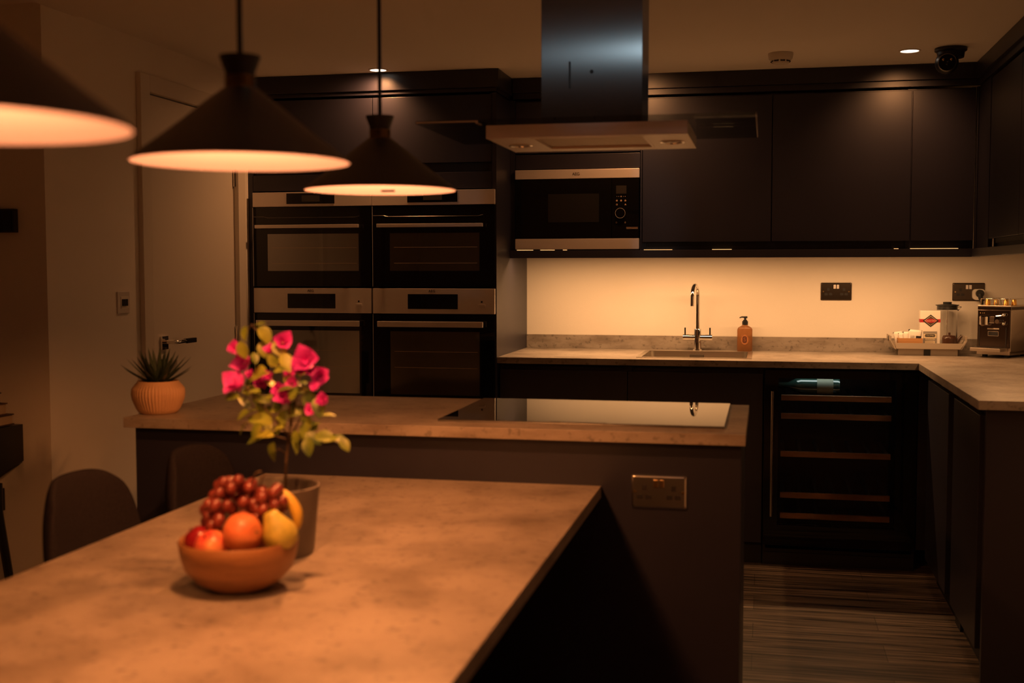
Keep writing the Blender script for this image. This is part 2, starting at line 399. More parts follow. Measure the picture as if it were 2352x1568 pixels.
# microwave cabinet
t = thing('wall_cabinet', 'dark wall cabinet that frames the built-in microwave', 'cabinet', (-.88, 5.8, ZR))
part('carcass', B((XC+.001, -1.184, YW, YB, ZR, 2.13), (-.581, -.574, YW, YB, ZR, 2.13), (-1.184, -.581, YW+.03, YB, 1.800, 1.815), (-1.184, -.581, YW+.03, YB, 2.112, 2.13), (-1.184, -.581, YB-.02, YB, ZR, 2.112)), cabm, t)
part('flap', B((-1.182, -.583, YW, YW+.02, 1.803, 1.872), bev=.0015), cabm, t)
part('door', B((-1.182, -.583, YW, YW+.02, 1.878, 2.121), bev=.0015), cabm, t)
mw = thing('microwave', 'built-in black glass microwave with steel bands above and below', 'microwave', (-.882, YW, 1.418))
part('microwave_body', B((-1.165, -.60, YW+.012, YW+.38, 1.420, 1.795)), blackm, mw)
ub = part('upper_band', B((-1.180, -.584, YW-.020, YW+.010, 1.754, 1.798), bev=.002), steel, mw)
text('brand_lettering', 'AEG', .019, ink, ub, (-.885, YW-.0206, 1.775))
part('lower_band', B((-1.180, -.584, YW-.020, YW+.010, 1.419, 1.470), bev=.002), steel, mw)
fd = part('glass_front', B((-1.178, -.716, YW-.016, YW+.010, 1.472, 1.752)), black_glass, mw)
part('window', B((-1.02, -.775, YW-.0168, YW-.0155, 1.548, 1.682)), mat('mw_window', (.012,.012,.012), .3), fd)
cp = part('control_panel', B((-.714, -.586, YW-.016, YW+.010, 1.472, 1.752)), black_glass, mw)
part('display', B((-.694, -.645, YW-.0168, YW-.0155, 1.680, 1.718)), mat('mw_display', (.022,.019,.018), .4), cp)
for x in (-.690, -.681, -.660, -.651): part('marking', ball((x, YW-.0165, 1.667), .0016, sub=1), mark, cp)
text('marking', '▲', .008, mark, cp, (-.670, YW-.0165, 1.667))
for x in (-.690, -.670, -.650):
    text('star_marking', '☆', .013, mark, cp, (x, YW-.0165, 1.647))
    part('marking', prism([(x+.0042*math.cos(PI/2+PI*k/5)*(1 if k%2==0 else .5), 1.647+.0042*math.sin(PI/2+PI*k/5)*(1 if k%2==0 else .5)) for k in range(10)], 'Y', YW-.0168, YW-.0155), mark, cp)
def ring(c, r, t, n=40, yy=YW-.0165): return tube(arc((c[0], yy, c[1]), r, 0, 2*PI, n, 'XZ'), t, 6, caps=False)
part('marking', ring((-.690, 1.629), .0032, .0009), mark, cp)
part('marking', prism([(-.654,1.626),(-.645,1.626),(-.6495,1.634)], 'Y', YW-.0168, YW-.0155), mark, cp)
kb = part('control_knob', tube([(-.672, YW-.016, 1.588), (-.672, YW-.034, 1.588)], .0225, 32), black_glass, cp, 40)
part('knob_ring', ring((-.672, 1.588), .0232, .0008, yy=YW-.0345), steel, kb)
part('marking', ring((-.692, 1.545), .0030, .0008), mark, cp)
part('marking', ring((-.651, 1.545), .0030, .0008), mark, cp)
for z in (1.5215, 1.516): part('door_button_line', B((-.645, -.590, YW-.0170, YW-.0155, z-.0009, z+.0009)), mark, cp)

# corner post, cornice and light rail
single('corner_post', B((.907, .934, YW-.002, YW+.02, ZR, 2.13), (.915, .934, 5.30, YW-.004, ZR, 2.13), (.911, .913, YW-.006, YW-.002, ZR, 2.13), bev=.0012), cabm, 'dark vertical corner post between the back and right wall cabinets', 'corner post')
single('cornice', B((XC+.014, .925, YW-.018, YW+.02, 2.165, ZC-.001), (XC+.014, .925, YW-.003, YW+.02, 2.137, 2.165), bev=.0015), cabm, 'dark cornice board above the back wall cabinets', 'cornice')
single('cornice', B((.898, .937, 3.0, YW-.020, 2.165, ZC-.001), (.912, .937, 3.0, YW-.005, 2.137, 2.165), bev=.0015), cabm, 'dark cornice board running forward above the right wall cabinets', 'cornice')
lr = single('light_rail', B((XC+.002, .930, YW-.024, YW-.004, 1.378, ZR), bev=.0015), cabm, 'dark pelmet rail under the back wall cabinets', 'pelmet')
single('light_rail', B((.893, .913, 3.0, YW-.026, 1.378, ZR), bev=.0015), cabm, 'dark pelmet rail under the right wall cabinets', 'pelmet')
# bottom board of the wall units, right behind the rail
single('cabinet_underboard', B((XC+.002, .89, YW-.004, YB, ZR-.012, ZR-.0005)), cabm, 'board closing the underside of the back wall cabinets', 'board')
single('cabinet_underboard', B((.914, XR-.001, 3.0, YW-.03, ZR-.012, ZR-.0005)), cabm, 'board closing the underside of the right wall cabinets', 'board')
# right wall cabinets (face at X=.915)
def wallcab_r(y0, y1, lab):
    t = thing('wall_cabinet', lab, 'cabinet', (1.1, (y0+y1)/2, ZR))
    part('carcass', B((.936, XR, y0, y0+.018, ZR, 2.13), (.936, XR, y1-.018, y1, ZR, 2.13), (.945, XR, y0+.018, y1-.018, ZR, ZR+.018), (.945, XR, y0+.018, y1-.018, 2.112, 2.13)), cabm, t)
    part('recess', B((.939, .945, y0+.018, y1-.018, ZR+.018, ZR+.05)), cabd, t)
    part('door', B((.915, .935, y0+.002, y1-.002, 1.452, 2.121), bev=.0015), cabm, t)
wallcab_r(4.682, 5.285, 'dark wall cabinet on the right wall nearest the corner')
wallcab_r(4.08, 4.680, 'dark wall cabinet on the right wall at the edge of the frame')
wallcab_r(3.48, 4.078, 'dark wall cabinet on the right wall nearest the dining table')

# LED tape under and behind the rail
led = thing('led_strip', 'warm LED tape behind the pelmet rail above the splashback', 'LED strip', (-.15, 5.593, 1.3885))
part('tape', B((-1.19, .88, 5.587, 5.599, 1.3885, 1.4020)), ledm, led)
def area(name, loc, sx, sy, p, parent, rot=(0,0,0), col=LED_C):
    return lamp(name, 'AREA', loc, p, col, parent, rot, shape='RECTANGLE', size=sx, size_y=sy)
for x, w in ((-.90, .95), (-.38, 1.1), (.14, .60), (.60, .80)):
    area('led_light', (x, 5.593, 1.3880), .50, .010, LED_W*w/4, led)
led2 = thing('led_strip', 'warm LED tape behind the pelmet rail of the right wall cabinets', 'LED strip', (.93, 4.3, 1.3885))
part('tape', B((.924, .936, 3.1, 5.4, 1.3885, 1.4020)), ledm, led2)
area('led_light', (.930, 4.35, 1.3880), .010, 2.0, LED_W*.28, led2)
# glowing dashes that imitate lamp glints along the top of the rail
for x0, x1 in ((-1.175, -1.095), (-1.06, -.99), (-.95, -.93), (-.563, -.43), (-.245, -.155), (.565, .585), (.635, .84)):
    part('rail_glint', B((x0, x1, YW-.0035, YW-.0005, ZR+.0003, ZR+.0024)), ledm, led, label='thin glowing dash imitating a glint on top of the rail')

# ================================================================== BASE CABINETS
YF = 5.32
def basecab(x0, x1, lab):
    t = thing('base_cabinet', lab, 'cabinet', ((x0+x1)/2, 5.64, 0))
    part('carcass', B((x0, x0+.018, YF+.021, YB-.004, .1, .890), (x1-.018, x1, YF+.021, YB-.004, .1, .890), (x0+.018, x1-.018, YF+.03, YB-.004, .1, .118), (x0+.018, x1-.018, YF+.05, YF+.06, .118, .890)), cabm, t)
    part('door', B((x0+.002, x1-.002, YF, YF+.02, .104, .862), bev=.0015), cabm, t)
    part('plinth', B((x0, x1, YF+.05, YF+.066, 0, .1)), cabd, t)
basecab(XC+.004, -.608, 'dark base cabinet beside the ovens, left of the sink cabinet')
basecab(-.608, -.004, 'dark base cabinet under the sink')
# wine cooler
wc = thing('wine_cooler', 'black glass-fronted wine cooler with wooden shelves under the worktop', 'wine cooler', (.325, 5.6, 0))
part('cooler_body', B((.0, .012, YF+.03, YB-.004, .06, .885), (.638, .65, YF+.03, YB-.004, .06, .885), (.012, .638, YB-.02, YB, .06, .885), (.012, .638, YF+.03, YB-.004, .06, .075), (.012, .638, YF+.03, YB-.004, .870, .885)), blackm, wc)
dr = part('door', B((.004, .062, YF-.015, YF+.025, .10, .880), (.560, .646, YF-.015, YF+.025, .10, .880), (.062, .560, YF-.015, YF+.025, .845, .880), (.062, .560, YF-.015, YF+.025, .10, .19)), black_glass, wc)
cglass = mat('cooler_glass', (.75,.75,.75), .0, **{'Transmission Weight': 1, 'IOR': 1.25})
part('door_glass', B((.062, .560, YF-.012, YF-.008, .19, .845)), cglass, dr)
part('handle', tube([(.036, YF-.05, .235), (.036, YF-.05, .79)], .007, 14), chrome, dr, 40)
part('handle_post', B((.032, .040, YF-.05, YF-.015, .75, .758), (.032, .040, YF-.05, YF-.015, .262, .27)), chrome, dr)
for z in (.742, .660, .490, .305, .212):
    s = part('shelf', B((.075, .545, YF+.03, YF+.05, z, z+.024), bev=.001), coolwood, wc)
    part('shelf_grid', B(*[(.08+.075*k, .095+.075*k, YF+.05, YF+.5, z+.004, z+.012) for k in range(7)]), blackm, s)
part('cooler_plinth', B((0, .65, YF+.04, YF+.06, 0, .06)), cabd, wc)
area('cooler_light', (.32, YF+.06, .868), .4, .03, .15, wc, col=(.85,1,.95))
bt = thing('wine_bottle', 'dark green wine bottle lying on the top shelf of the wine cooler', 'bottle', (.24, YF+.10, .766))
prof = [(0,0),(.034,.002),(.037,.01),(.037,.17),(.030,.195),(.014,.225),(.013,.28),(.015,.282),(.015,.29),(0,.29)]
bm = lathe(prof, n=32); bm.transform(Matrix.Translation((.33, YF+.10, .8035)) @ Matrix.Rotation(-PI/2, 4, 'Y'))
part('bottle_body', bm, greenglass, bt, 40)
bm = lathe([(.0374,.03),(.0374,.10)], n=32); bm.transform(Matrix.Translation((.33, YF+.10, .8035)) @ Matrix.Rotation(-PI/2, 4, 'Y'))
part('bottle_label', bm, mat('bottle_label', (.22,.22,.16), .6), bt, True)
# corner filler
single('corner_filler', B((.652, .70, YF, YF+.02, .104, .862), bev=.001), cabm, 'dark filler strip in the inner corner of the base cabinets', 'filler panel')

# right run of base cabinets (face at X=.67)
XF_ = .672
def basecab_r(y0, y1, lab):
    t = thing('base_cabinet', lab, 'cabinet', (.98, (y0+y1)/2, 0))
    part('carcass', B((XF_+.021, XR-.004, y0, y0+.018, .1, .890), (XF_+.021, XR-.004, y1-.018, y1, .1, .890), (XF_+.03, XR-.004, y0+.018, y1-.018, .1, .118), (XF_+.05, XF_+.06, y0+.018, y1-.018, .118, .890)), cabm, t)
    part('door', B((XF_, XF_+.02, y0+.002, y1-.002, .104, .860), bev=.0015), cabm, t)
    part('plinth', B((XF_+.05, XF_+.066, y0, y1, 0, .1)), cabd, t)
basecab_r(4.606, 5.172, 'dark base cabinet of the right run, nearest the wine cooler')
basecab_r(3.956, 4.482, 'dark base cabinet of the right run, nearest the camera')
single('appliance_gap_panel', B((XF_+.04, XF_+.06, 4.486, 4.602, .0, .890)), cabd, 'recessed black strip between the two right base cabinets', 'panel')
single('end_panel', B((XF_+.004, XR-.001, 3.862, 3.884, 0, .891), bev=.001), cabm, 'dark end panel closing the right run of base cabinets', 'end panel')

# ================================================================== WORKTOP (one L-shaped slab with the sink cut-out) and upstands
ZW = .92; ZWB = .892
xs = [XC+.001, -.571, -.063, .647, XR]; ys = [3.83, 5.287, 5.405, 5.845, YB]
SKX, SKY = (-.571, -.063), (5.405, 5.845)
cells = []
for i in range(4):
    for j in range(4):
        if j == 0 and i < 3: continue
        if i == 1 and j == 2: continue
        cells.append((i, j))
bm = bmesh.new(); vd = {}
def vv(i, j, z):
    k = (i, j, z)
    if k not in vd: vd[k] = bm.verts.new((xs[i], ys[j], z))
    return vd[k]
for i, j in cells:
    for z in (ZW, ZWB): bm.faces.new([vv(i,j,z), vv(i+1,j,z), vv(i+1,j+1,z), vv(i,j+1,z)])
    for (a, b, di, dj) in (((i,j),(i+1,j),0,-1), ((i+1,j),(i+1,j+1),1,0), ((i+1,j+1),(i,j+1),0,1), ((i,j+1),(i,j),-1,0)):
        if (i+di, j+dj) not in cells: bm.faces.new([vv(*a,ZW), vv(*b,ZW), vv(*b,ZWB), vv(*a,ZWB)])
single('worktop', bm, conc, 'L-shaped concrete-look worktop along the back and right walls', 'worktop')
single('upstand', B((XC+.001, XR-.001, YB-.018, YB-.0005, ZW, .989), bev=.001), conc, 'concrete-look upstand along the back wall behind the tap', 'upstand')
single('upstand', B((XR-.018, XR-.0005, 3.83, YB-.02, ZW, .989), bev=.001), conc, 'concrete-look upstand along the right wall', 'upstand')

# sink
sk = thing('sink', 'stainless steel inset sink in the back worktop', 'sink', (-.317, 5.63, ZW-.15))
x0, x1, y0, y1 = -.577, -.057, 5.399, 5.852
part('rim', B((x0, x1, y0, y0+.022, ZW, ZW+.0025), (x0, x1, y1-.022, y1, ZW, ZW+.0025), (x0, x0+.022, y0+.022, y1-.022, ZW, ZW+.0025), (x1-.022, x1, y0+.022, y1-.022, ZW, ZW+.0025)), sinksteel, sk)
bx0, bx1, by0, by1 = x0+.022, x1-.022, y0+.022, y1-.022
bm = bmesh.new(); ln = 6
top = [(p[0]+(bx0+bx1)/2, p[1]+(by0+by1)/2) for p in rrect(bx1-bx0, by1-by0, .03, ln)]
bot = [(p[0]+(bx0+bx1)/2, p[1]+(by0+by1)/2) for p in rrect(bx1-bx0-.02, by1-by0-.02, .03, ln)]
a = [bm.verts.new((*p, ZW+.002)) for p in top]; b = [bm.verts.new((*p, ZW-.16)) for p in bot]
for i in range(len(a)): bm.faces.new((a[i], a[(i+1)%len(a)], b[(i+1)%len(a)], b[i]))
bm.faces.new(b)
part('basin', bm, sinksteel, sk, 40)
part('overflow', B((-.36, -.29, by1-.012, by1-.007, ZW-.040, ZW-.012), bev=.004), steel_dark, sk)
part('waste', lathe([(.045,0),(.045,.004),(.03,.005),(0,.003)], (-.317, 5.62, ZW-.16)), chrome, sk, 40)
# tap
TX, TY = -.327, 5.905
tp = thing('mixer_tap', 'tall chrome swan-neck mixer tap with two levers behind the sink', 'tap', (TX, TY, ZW))
part('tap_body', lathe([(.024,0),(.024,.004),(.020,.008),(.019,.04),(.019,.105),(.017,.109),(0,.109)], (TX, TY, ZW), 32), chrome, tp, 40)
cb = part('cross_body', tube([(TX-.072, TY, ZW+.066), (TX-.038, TY, ZW+.066), (TX-.0375, TY, ZW+.066), (TX+.0375, TY, ZW+.066), (TX+.038, TY, ZW+.066), (TX+.072, TY, ZW+.066)], [.0165,.0165,.0155,.0155,.0165,.0165], 28), chrome, tp, 40)
for s in (-1, 1): part('lever', tube([(TX+s*.061, TY-.004, ZW+.080), (TX+s*.061, TY-.006, ZW+.115)], .0038, 12), blackm, tp, 40)
# swan neck leaning forward and slightly left
dx, dy = -.19, -.98
pts = [(TX, TY, ZW+.105), (TX, TY, ZW+.22), (TX, TY, ZW+.27)]
rr = .055
for i in range(1, 19):
    a = PI*i/18; q = rr*(1-math.cos(a)); pts.append((TX+dx*q, TY+dy*q, ZW+.27+rr*math.sin(a)))
pts += [(TX+dx*2*rr, TY+dy*2*rr, ZW+.225)]
part('spout', tube(pts, .0098, 20), chrome, tp, 50)
# soap bottle
sx_, sy_ = -.097, 5.925
sb = thing('soap_dispenser', 'amber soap bottle with black pump beside the tap', 'soap dispenser', (sx_, sy_, ZW))
bm = bmesh.new(); prev = None
for w, dd, z in ((.070,.040,0),(.074,.044,.004),(.074,.044,.108),(.066,.038,.116),(.040,.030,.124),(.026,.026,.128),(.026,.026,.132)):
    ringv = [bm.verts.new((sx_+p[0], sy_+p[1], ZW+z)) for p in rrect(w, dd, min(w,dd)*.28, 4)]
    if prev:
        for i in range(len(ringv)): bm.faces.new((prev[i], prev[(i+1)%len(prev)], ringv[(i+1)%len(prev)], ringv[i]))
    else: bm.faces.new(ringv)
    prev = ringv
bm.faces.new(prev)
part('bottle', bm, amber, sb, 40)
oval = [(sx_+.020*math.cos(2*PI*i/32), ZW+.058+.026*math.sin(2*PI*i/32)) for i in range(32)]
lab = part('label', prism(oval, 'Y', sy_-.0228, sy_-.0221), mat('soap_label', (.42,.16,.05), .5), sb)
part('label_ring', tube([(sx_+.018*math.cos(2*PI*i/32), sy_-.023, ZW+.058+.024*math.sin(2*PI*i/32)) for i in range(33)], .0006, 5, caps=False), ink, lab)
part('label_monogram_field', prism([(sx_+p[0], ZW+.058+p[1]) for p in rrect(.022, .034, .009)], 'Y', sy_-.0232, sy_-.0228), mat('soap_dark', (.10,.03,.015), .5), lab)
text('label_monogram', 'S', .026, mat('soap_mono', (.28,.11,.04), .5), lab, (sx_, sy_-.0236, ZW+.058))
pm = part('pump_collar', lathe([(0,.130),(.0145,.130),(.0145,.148),(.0105,.149),(.0105,.154),(.0055,.155),(.0055,.166),(0,.166)], (sx_+.001, sy_, ZW), 24), blackp, sb, 40)
part('pump_nozzle', tube([(sx_+.012, sy_, ZW+.168), (sx_, sy_, ZW+.168), (sx_-.015, sy_-.004, ZW+.169), (sx_-.026, sy_-.006, ZW+.165)], [.005,.0048,.0036,.0028], 12), blackp, pm, 50)

# ------------------------------------------------ sockets
def socket(cx, y, z0, lab, bright=False, plugs=True, w=.147, h=.0865):
    t = thing('double_socket', lab, 'socket', (cx, y, z0))
    zc = z0+h/2
    pm_ = mat('socket_chrome', (.88,.88,.88), .20, 1) if bright else mat('socket_bronze', (.095,.075,.062), .30, 1)
    bm = bmesh.new(); prev = None
    for dw, yy in ((0, 0), (0, .003), (.004, .0055), (.009, .0066)):
        rg_ = [bm.verts.new((cx+p[0], y-yy, zc+p[1])) for p in rrect(w-dw, h-dw, .005)]
        if prev:
            for i in range(len(rg_)): bm.faces.new((prev[i], prev[(i+1)%len(prev)], rg_[(i+1)%len(prev)], rg_[i]))
        else: bm.faces.new(rg_)
        prev = rg_
    bm.faces.new(prev)
    part('face_plate', bm, pm_, t)
    for s in (-1, 1):
        part('rocker_switch', B((cx+s*.0075-.0058, cx+s*.0075+.0058, y-.0105, y-.0065, z0+h-.030, z0+h-.010), bev=.0015), steel if not bright else brass, t)
        part('screw', lathe([(.0045,0),(.0035,.0012),(0,.0012)], (0,0,0), 16), brass, t, local=True)
        o = [q for q in t.children][-1] if t.children else None
        part('pin_hole', prism([(cx+s*.037+p[0], z0+h*.62+p[1]) for p in rrect(.012, .014, .002)], 'Y', y-.0072, y-.0064), ink, t)
        for q in (-1, 1):
            part('pin_hole', prism([(cx+s*.037+q*.0105+p[0], z0+h*.35+p[1]) for p in rrect(.0155, .0115, .003)], 'Y', y-.0072, y-.0064), ink, t)
    k = 0
    for o in bpy.data.objects:
        if o.parent == t and o.name.startswith('screw'):
            s = (-1, 1)[k]; k += 1
            o.data.transform(Matrix.Translation((s*.0605, -.0063, h/2)) @ Matrix.Rotation(PI/2, 4, 'X'))
    return t
socket(.3395, YB, 1.1715, 'bronze double socket on the back wall, midway between soap bottle and tray')
socket(.953, YB, 1.1715, 'bronze double socket above the coffee machine with one plug in it')
socket(-.256, 2.95, .7235, 'polished chrome double socket on the end of the kitchen island', bright=True, w=.1385, h=.0835)
pl = thing('plug_adapter', 'white plug adapter with black plug and cable in the bronze socket', 'plug', (.997, YB-.03, 1.17))
part('adapter', prism([(.996+p[0], 1.203+p[1]) for p in rrect(.056, .052, .016)], 'Y', YB-.032, YB-.0075), white_pl, pl, 30)
part('plug', tube([(.998, YB-.032, 1.208), (.998, YB-.052, 1.208)], .0185, 24), blackp, pl, 40)
part('cable', tube([(.998, YB-.046, 1.205), (1.001, YB-.05, 1.185), (1.006, YB-.05, 1.165), (1.012, YB-.046, 1.13), (1.03, YB-.03, 1.02), (1.06, YB-.03, .93), (1.10, YB-.05, .925)], [.012,.011,.008,.003,.003,.003,.003], 10), blackp, pl, 50)

# ================================================================== TRAY AND COFFEE THINGS
TZ = ZW+.030
ty = thing('serving_tray', 'taupe tray on feet on the back worktop holding coffee things', 'tray', (.742, 5.845, ZW))
bm = bmesh.new()
X0, X1, Y0, Y1 = .604, .888, 5.765, 5.940
part('tray_base', B((X0, X1, Y0, Y1, TZ, TZ+.006), bev=.001), taupe, ty)
fl = .015
part('tray_wall', prism([(X0,TZ+.003),(X1,TZ+.003),(X1+fl*.5,TZ+.029),(X0-fl*.5,TZ+.029)], 'Y', Y0-.006, Y0), taupe, ty)
part('tray_wall', prism([(X0,TZ+.003),(X1,TZ+.003),(X1+fl*.5,TZ+.029),(X0-fl*.5,TZ+.029)], 'Y', Y1, Y1+.006), taupe, ty)
for s, xx in ((-1, X0), (1, X1)):
    part('tray_end', prism([(xx,TZ),(xx+s*.006,TZ),(xx+s*.028,TZ+.040),(xx+s*.028,TZ+.062),(xx+s*.023,TZ+.062),(xx+s*.023,TZ+.040)], 'Y', Y0-.002, Y1+.002), taupe, ty)
part('grip_hole', tube([(X0-.030, 5.85, TZ+.047), (X0-.0275, 5.85, TZ+.047)], .012, 20), ink, ty)
part('foot_rail', B((X0+.01, X1-.01, Y0+.012, Y0+.022, ZW, TZ)), taupe, ty)
part('foot_rail', B((X0+.01, X1-.01, Y1-.022, Y1-.012, ZW, TZ)), taupe, ty)
part('foot', B((.728, .757, Y0+.008, Y0+.012, ZW, TZ)), rubber, ty)
ZT = TZ+.006
wb = thing('wooden_box', 'small open wooden box of sachets on the tray', 'box', (.675, 5.81, ZT))
bx = (.612, .722, 5.775, 5.850)
part('box_base', B((bx[0], bx[1], bx[2], bx[3], ZT, ZT+.004)), bamboo, wb)
part('box_sides', B((bx[0], bx[1], bx[2], bx[2]+.005, ZT+.004, ZT+.045), (bx[0], bx[1], bx[3]-.005, bx[3], ZT+.004, ZT+.045), (bx[0], bx[0]+.005, bx[2]+.005, bx[3]-.005, ZT+.004, ZT+.045), (bx[1]-.005, bx[1], bx[2]+.005, bx[3]-.005, ZT+.004, ZT+.045)), bamboo, wb)
def sachet(x, y, w, h, tilt, rz, lab, printed=False):
    t = thing('sachet', lab, 'sachet', (x, y, ZT+.0045), rz, None if printed else 'small sachets in the wooden box')
    bm = bmesh.new(); nx, nz = 8, 8; front = {}; back = {}
    for i in range(nx+1):
        for j in range(nz+1):
            u, v = i/nx, j/nz
            th = .0055*(math.sin(PI*u)**.6)*(math.sin(PI*v)**.6) if 0 < i < nx and 0 < j < nz else 0.0003
            xx = (u-.5)*w*(1-.05*math.sin(PI*v)); zz = v*h
            front[i,j] = bm.verts.new((xx, -th, zz)); back[i,j] = bm.verts.new((xx, th, zz))
    for i in range(nx):
        for j in range(nz):
            bm.faces.new((front[i,j], front[i+1,j], front[i+1,j+1], front[i,j+1])); bm.faces.new((back[i,j], back[i,j+1], back[i+1,j+1], back[i+1,j]))
    bmesh.ops.remove_doubles(bm, verts=bm.verts, dist=.0007)
    M = Matrix.Rotation(tilt, 4, 'Y'); bm.transform(M)
    p = part('packet', bm, paper, t, True, local=True)
    if printed:
        q = B((.004, .027, -.0072, -.0064, h*.32, h*.65)); q.transform(M); part('printed_square', q, ink, p, local=True)
        q = B((-.022, .027, -.0070, -.0062, h*.20, h*.29)); q.transform(M); part('printed_band', q, greyp, p, local=True)
        for k in range(4):
            q = B((-.020+.005*k, -.0185+.005*k, -.0068, -.0060, h*.40, h*.66)); q.transform(M); part('printed_line', q, greyp, p, local=True)
        text('printed_lettering', 'tea', .010, paper, p, M @ Vector((.0155, -.0075, h*.49)), M.to_3x3(), local=True)
sachet(.628, 5.835, .045, .070, -.18, .1, 'plain white sachet at the far left of the wooden box')
sachet(.642, 5.822, .040, .064, -.10, -.05, 'second plain white sachet from the left in the wooden box')
sachet(.660, 5.812, .040, .070, -.06, 0, 'plain white sachet just left of the printed one in the box')
sachet(.686, 5.797, .062, .080, .07, 0, 'large white sachet with black square print at front of the box', True)
# coffee carton
cc = thing('coffee_carton', 'tall white coffee carton with red band and black diamond badge on the tray', 'carton', (.758, 5.845, ZT))
cx, cy, cw, cdp, ch = .760, 5.822, .0905, .045, .172
bm = B((cx-cw/2, cx+cw/2, cy, cy+cdp, ZT, ZT+ch), bev=.002)
for v in bm.verts:
    if v.co.z > ZT+ch-.003:
        v.co.z += .006*(1-((v.co.x-cx)/(cw/2))**2) if abs(v.co.x-cx) < cw/2 else 0
part('carton_body', bm, paper, cc)
zb = ZT+.126
part('red_band', B((cx-cw/2-.0003, cx+cw/2+.0003, cy-.0006, cy+cdp+.0003, zb-.0075, zb+.0075)), redp, cc)
dm = part('diamond_badge', prism([(cx+.0015-.036, zb), (cx+.0015, zb-.029), (cx+.0015+.036, zb), (cx+.0015, zb+.029)], 'Y', cy-.0014, cy-.0004), ink, cc)
part('badge_border', prism([(cx+.0015-.029, zb), (cx+.0015, zb-.023), (cx+.0015+.029, zb), (cx+.0015, zb+.023)], 'Y', cy-.0017, cy-.0012), cream, dm)
part('badge_field', prism([(cx+.0015-.027, zb), (cx+.0015, zb-.0213), (cx+.0015+.027, zb), (cx+.0015, zb+.0213)], 'Y', cy-.0020, cy-.0015), mat('badge_brown', (.09,.05,.03), .5), dm)
part('badge_oval', prism([(cx+.0015+.026*math.cos(2*PI*i/28), zb+.009*math.sin(2*PI*i/28)) for i in range(28)], 'Y', cy-.0023, cy-.0018), redp, dm)
text('badge_lettering', 'Canyo Cline', .0095, cream, dm, (cx+.0015, cy-.0026, zb), ext=.0002)
part('grey_panel', B((cx-.031, cx+.031, cy-.0008, cy-.0003, ZT+.004, ZT+.076)), greyp, cc)
part('panel_arch', B((cx-.029, cx+.029, cy-.0011, cy-.0006, ZT+.044, ZT+.064)), cream, cc)
ov = part('name_oval', prism([(cx+p[0], ZT+.056+p[1]) for p in rrect(.046, .013, .006)], 'Y', cy-.0014, cy-.0009), ink, cc)
text('name_lettering', 'COLOMBIA', .0080, cream, ov, (cx, cy-.0016, ZT+.056), ext=.0002)
pp = part('name_strip', B((cx-.020, cx+.020, cy-.0012, cy-.0006, ZT+.035, ZT+.043)), cream, cc)
text('strip_lettering', 'NICARAGUA', .0060, ink, pp, (cx, cy-.0014, ZT+.039), ext=.0002)
lp = part('text_panel', B((cx-.022, cx+.022, cy-.0012, cy-.0006, ZT+.004, ZT+.031)), cream, cc)
part('printed_lines', B(*[(cx-.019, cx+.019-.004*(k%2), cy-.0014, cy-.0011, ZT+.008+.0038*k, ZT+.0092+.0038*k) for k in range(6)]), greyp, lp)
# french press
fx, fy = .845, 5.897
fp = thing('french_press', 'glass cafetiere with black lid standing on the tray behind the carton', 'cafetiere', (fx, fy, ZT))
part('glass_beaker', lathe([(0,.004),(.044,.004),(.047,.008),(.047,.192),(.050,.197),(.048,.197),(.045,.192),(.045,.010),(0,.007)], (fx, fy, ZT), 40), glass, fp, 40)
part('lid', lathe([(.046,.176),(.046,.194),(.053,.196),(.053,.199),(.022,.203),(.020,.203),(.019,.204),(.020,.212),(.015,.213),(0,.213),], (fx, fy, ZT), 40), blackp, fp, 40)
part('plunger_rod', tube([(fx, fy, ZT+.03), (fx, fy, ZT+.19)], .002, 8), chrome, fp)
part('handle_strap', tube([(fx-.050, fy-.01, ZT+.172), (fx-.050, fy-.01, ZT+.055)], .0025, 8), blackm, fp)
part('pouring_lip', tube([(fx+.044, fy, ZT+.178), (fx+.056, fy, ZT+.187), (fx+.064, fy, ZT+.190)], [.010,.006,.001], 10), glass, fp, True)
# teapot
px_, py_ = .844, 5.808
tpo = thing('teapot', 'small dark brown cast teapot at the right end of the tray', 'teapot', (px_, py_, ZT))
tm = mat('teapot_glaze', (.055,.022,.012), .28)
bands = [(0,0),(.030,0),(.033,.003)]
for k in range(6): bands += [(.0335,.006+.0075*k), (.0320,.0095+.0075*k)]
bands += [(.031,.052),(.028,.055),(0,.056)]
part('pot_body', lathe(bands, (px_, py_, ZT), 36), tm, tpo, 50)
part('lid', lathe([(.029,.0555),(.027,.058),(.012,.060),(.0045,.061),(.005,.070),(.0045,.072),(0,.072)], (px_, py_, ZT), 30), tm, tpo, 50)
part('spout', tube([(px_+.029, py_, ZT+.025), (px_+.040, py_, ZT+.036), (px_+.048, py_, ZT+.050), (px_+.056, py_, ZT+.056)], [.009,.008,.006,.0045], 14), tm, tpo, 50)

# ================================================================== COFFEE MACHINE (turned towards the room)
RZ = R(-36)
MX, MY = 1.027, 5.735     # centre of the front face on the worktop
cmc = thing('coffee_machine', 'square chrome coffee machine at the right end of the back worktop', 'coffee machine', (MX, MY, ZW), RZ)
w2 = .078; dp = .22
mirror = mat('machine_steel', (.15,.115,.10), .16, 1)
side_st = mat('machine_side_steel', (.60,.52,.44), .35, 1)
def L(bm, name, m, par=cmc, sm=False): return part(name, bm, m, par, sm, local=True)
L(B((-w2, w2, .002, dp, .018, .232), bev=.002), 'machine_body', side_st)
L(B((-w2-.001, w2+.001, -.002, dp+.001, .232, .238), bev=.001), 'top_lip', side_st)
L(B((-w2+.0, w2-.0, -.003, dp, .218, .232)), 'top_band', mirror)
fpn = L(B((-w2+.002, w2-.002, -.006, .002, .045, .216), bev=.0008), 'front_panel', mirror)
L(B((-w2+.014, w2-.014, -.0075, -.006, .062, .138)), 'drawer_front', mirror, fpn)
